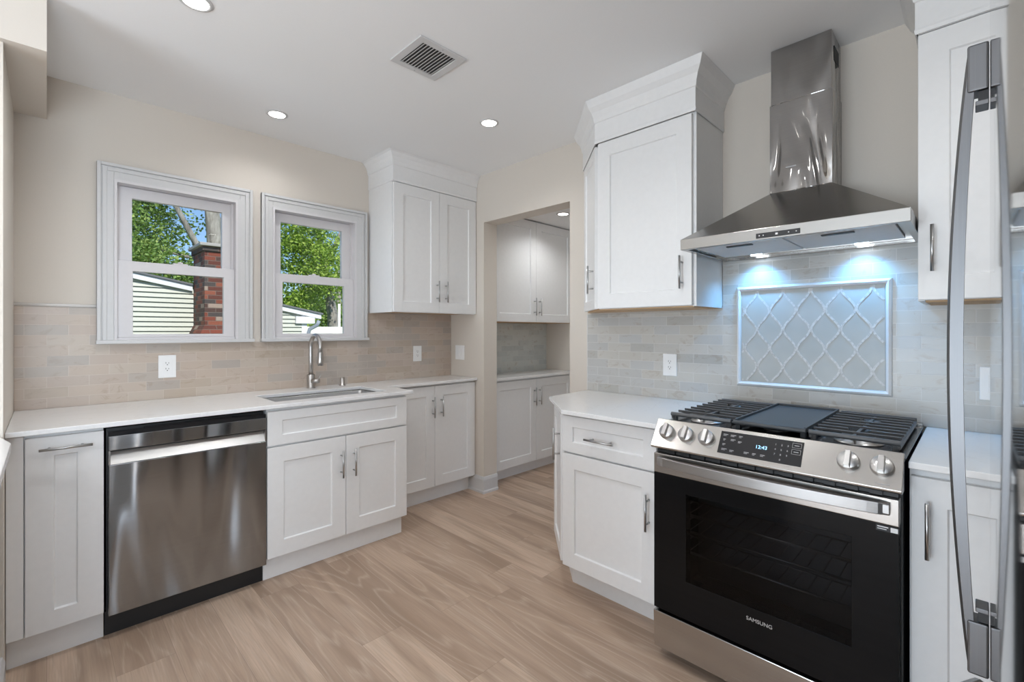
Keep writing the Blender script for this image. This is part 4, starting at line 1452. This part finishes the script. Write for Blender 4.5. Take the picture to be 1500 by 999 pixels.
def tree(name, label, trunk, branches, blobs, n, size, mat, seed, group):
    R_ = random.Random(seed)
    t = thing(name, (trunk[0][0], trunk[0][1], GZ), label, 'tree', group)
    tk = MB()
    tk.tube([p[:3] for p in trunk], [p[3] for p in trunk], 12)
    tr = tk.build('trunk', 'bark', t)
    for bpts in branches:
        q = MB()
        q.tube([p[:3] for p in bpts], [p[3] for p in bpts], 8)
        q.build('branch', 'bark', t)
    vs, fs = [], []
    tot = sum(b_[6] for b_ in blobs)
    for (cx, cy, cz, rx, ry, rz, wgt) in blobs:
        clumps = []
        for _ in range(max(4, int(42 * wgt / tot * len(blobs)))):
            while True:
                p = Vector((R_.uniform(-1, 1), R_.uniform(-1, 1), R_.uniform(-1, 1)))
                if p.length < 1:
                    break
            clumps.append(Vector((cx + p.x * rx, cy + p.y * ry, cz + p.z * rz)))
        for _ in range(int(n * wgt / tot)):
            c_ = R_.choice(clumps)
            p = c_ + Vector((R_.gauss(0, 0.21), R_.gauss(0, 0.21), R_.gauss(0, 0.13)))
            a = Vector((R_.gauss(0, 1), R_.gauss(0, 1), R_.gauss(0, 0.7))).normalized()
            b_ = a.cross(Vector((R_.gauss(0, 1), R_.gauss(0, 1), R_.gauss(0, 1)))).normalized()
            nn = a.cross(b_)
            s_ = size * R_.uniform(0.6, 1.3)
            i = len(vs)
            vs += [p - a * s_, p + b_ * s_ * 0.62 + nn * s_ * 0.15, p + a * s_, p - b_ * s_ * 0.62 + nn * s_ * 0.15]
            fs.append((i, i + 1, i + 2, i + 3))
    me = D.meshes.new('foliage')
    me.from_pydata([tuple(v_) for v_ in vs], [], fs)
    me.materials.append(MATS[mat])
    o = D.objects.new('foliage', me)
    COL.objects.link(o)
    adopt(o, t)
    return t


tree('tree', 'leafy tree with thick pale trunk rising behind the brick chimney',
     [(2.95, 13.0, GZ, 0.24), (2.95, 13.0, 2.0, 0.20), (2.86, 13.0, 3.6, 0.17), (2.72, 13.0, 5.2, 0.13), (2.7, 13.0, 7.5, 0.06)],
     [[(2.95, 13.0, 2.75, 0.09), (2.45, 12.8, 3.3, 0.07), (1.95, 12.7, 4.3, 0.05), (1.7, 12.7, 5.4, 0.03)], [(2.92, 13.0, 3.0, 0.06), (2.3, 13.2, 3.05, 0.04), (1.5, 13.3, 3.25, 0.02)], [(2.88, 13.0, 3.4, 0.08), (3.2, 13.0, 4.6, 0.05), (3.5, 13.0, 5.6, 0.03)]],
     [(1.55, 13.6, 3.6, 0.75, 0.9, 1.5, 1.5), (1.35, 13.2, 2.6, 0.8, 0.9, 0.8, 0.9), (2.4, 13.8, 4.6, 0.9, 0.9, 0.9, 0.55), (2.3, 13.9, 2.5, 0.8, 0.8, 0.6, 0.6)], 17000, 0.045, 'leaf_deep', 3, 'trees beyond the neighbouring house')
tree('tree', 'bright spring green tree filling the smaller window',
     [(6.4, 14.2, GZ, 0.2), (6.3, 14.2, 1.8, 0.16), (6.0, 14.2, 3.4, 0.11), (5.7, 14.2, 5.5, 0.05)],
     [[(6.2, 14.2, 2.4, 0.08), (5.6, 14.0, 2.9, 0.05), (5.0, 13.8, 3.1, 0.03)], [(6.05, 14.2, 3.2, 0.07), (6.4, 14.0, 4.2, 0.05), (6.7, 14.0, 5.0, 0.03)]],
     [(5.2, 13.6, 3.1, 1.0, 0.9, 0.9, 1.4), (6.2, 14.2, 3.3, 1.0, 0.9, 1.0, 1.0), (5.0, 13.6, 4.3, 0.9, 0.9, 0.8, 0.8), (4.9, 14.0, 2.1, 0.9, 0.8, 0.5, 0.7)], 15000, 0.047, 'leaf_bright', 11, 'trees beyond the neighbouring house')
tree('tree', 'darker green tree behind the white fence in the smaller window',
     [(9.0, 19.6, GZ, 0.2), (9.0, 19.6, 1.5, 0.15), (8.9, 19.6, 4.0, 0.06)],
     [[(9.0, 19.6, 1.6, 0.07), (8.2, 19.4, 2.3, 0.04), (7.6, 19.4, 2.9, 0.02)]],
     [(8.2, 19.4, 1.7, 2.0, 0.9, 0.9, 1.5), (7.2, 19.2, 2.0, 1.5, 0.8, 1.0, 0.9), (9.2, 19.6, 2.9, 1.2, 0.8, 0.8, 0.4)], 15000, 0.06, 'leaf_deep', 21, 'trees beyond the neighbouring house')
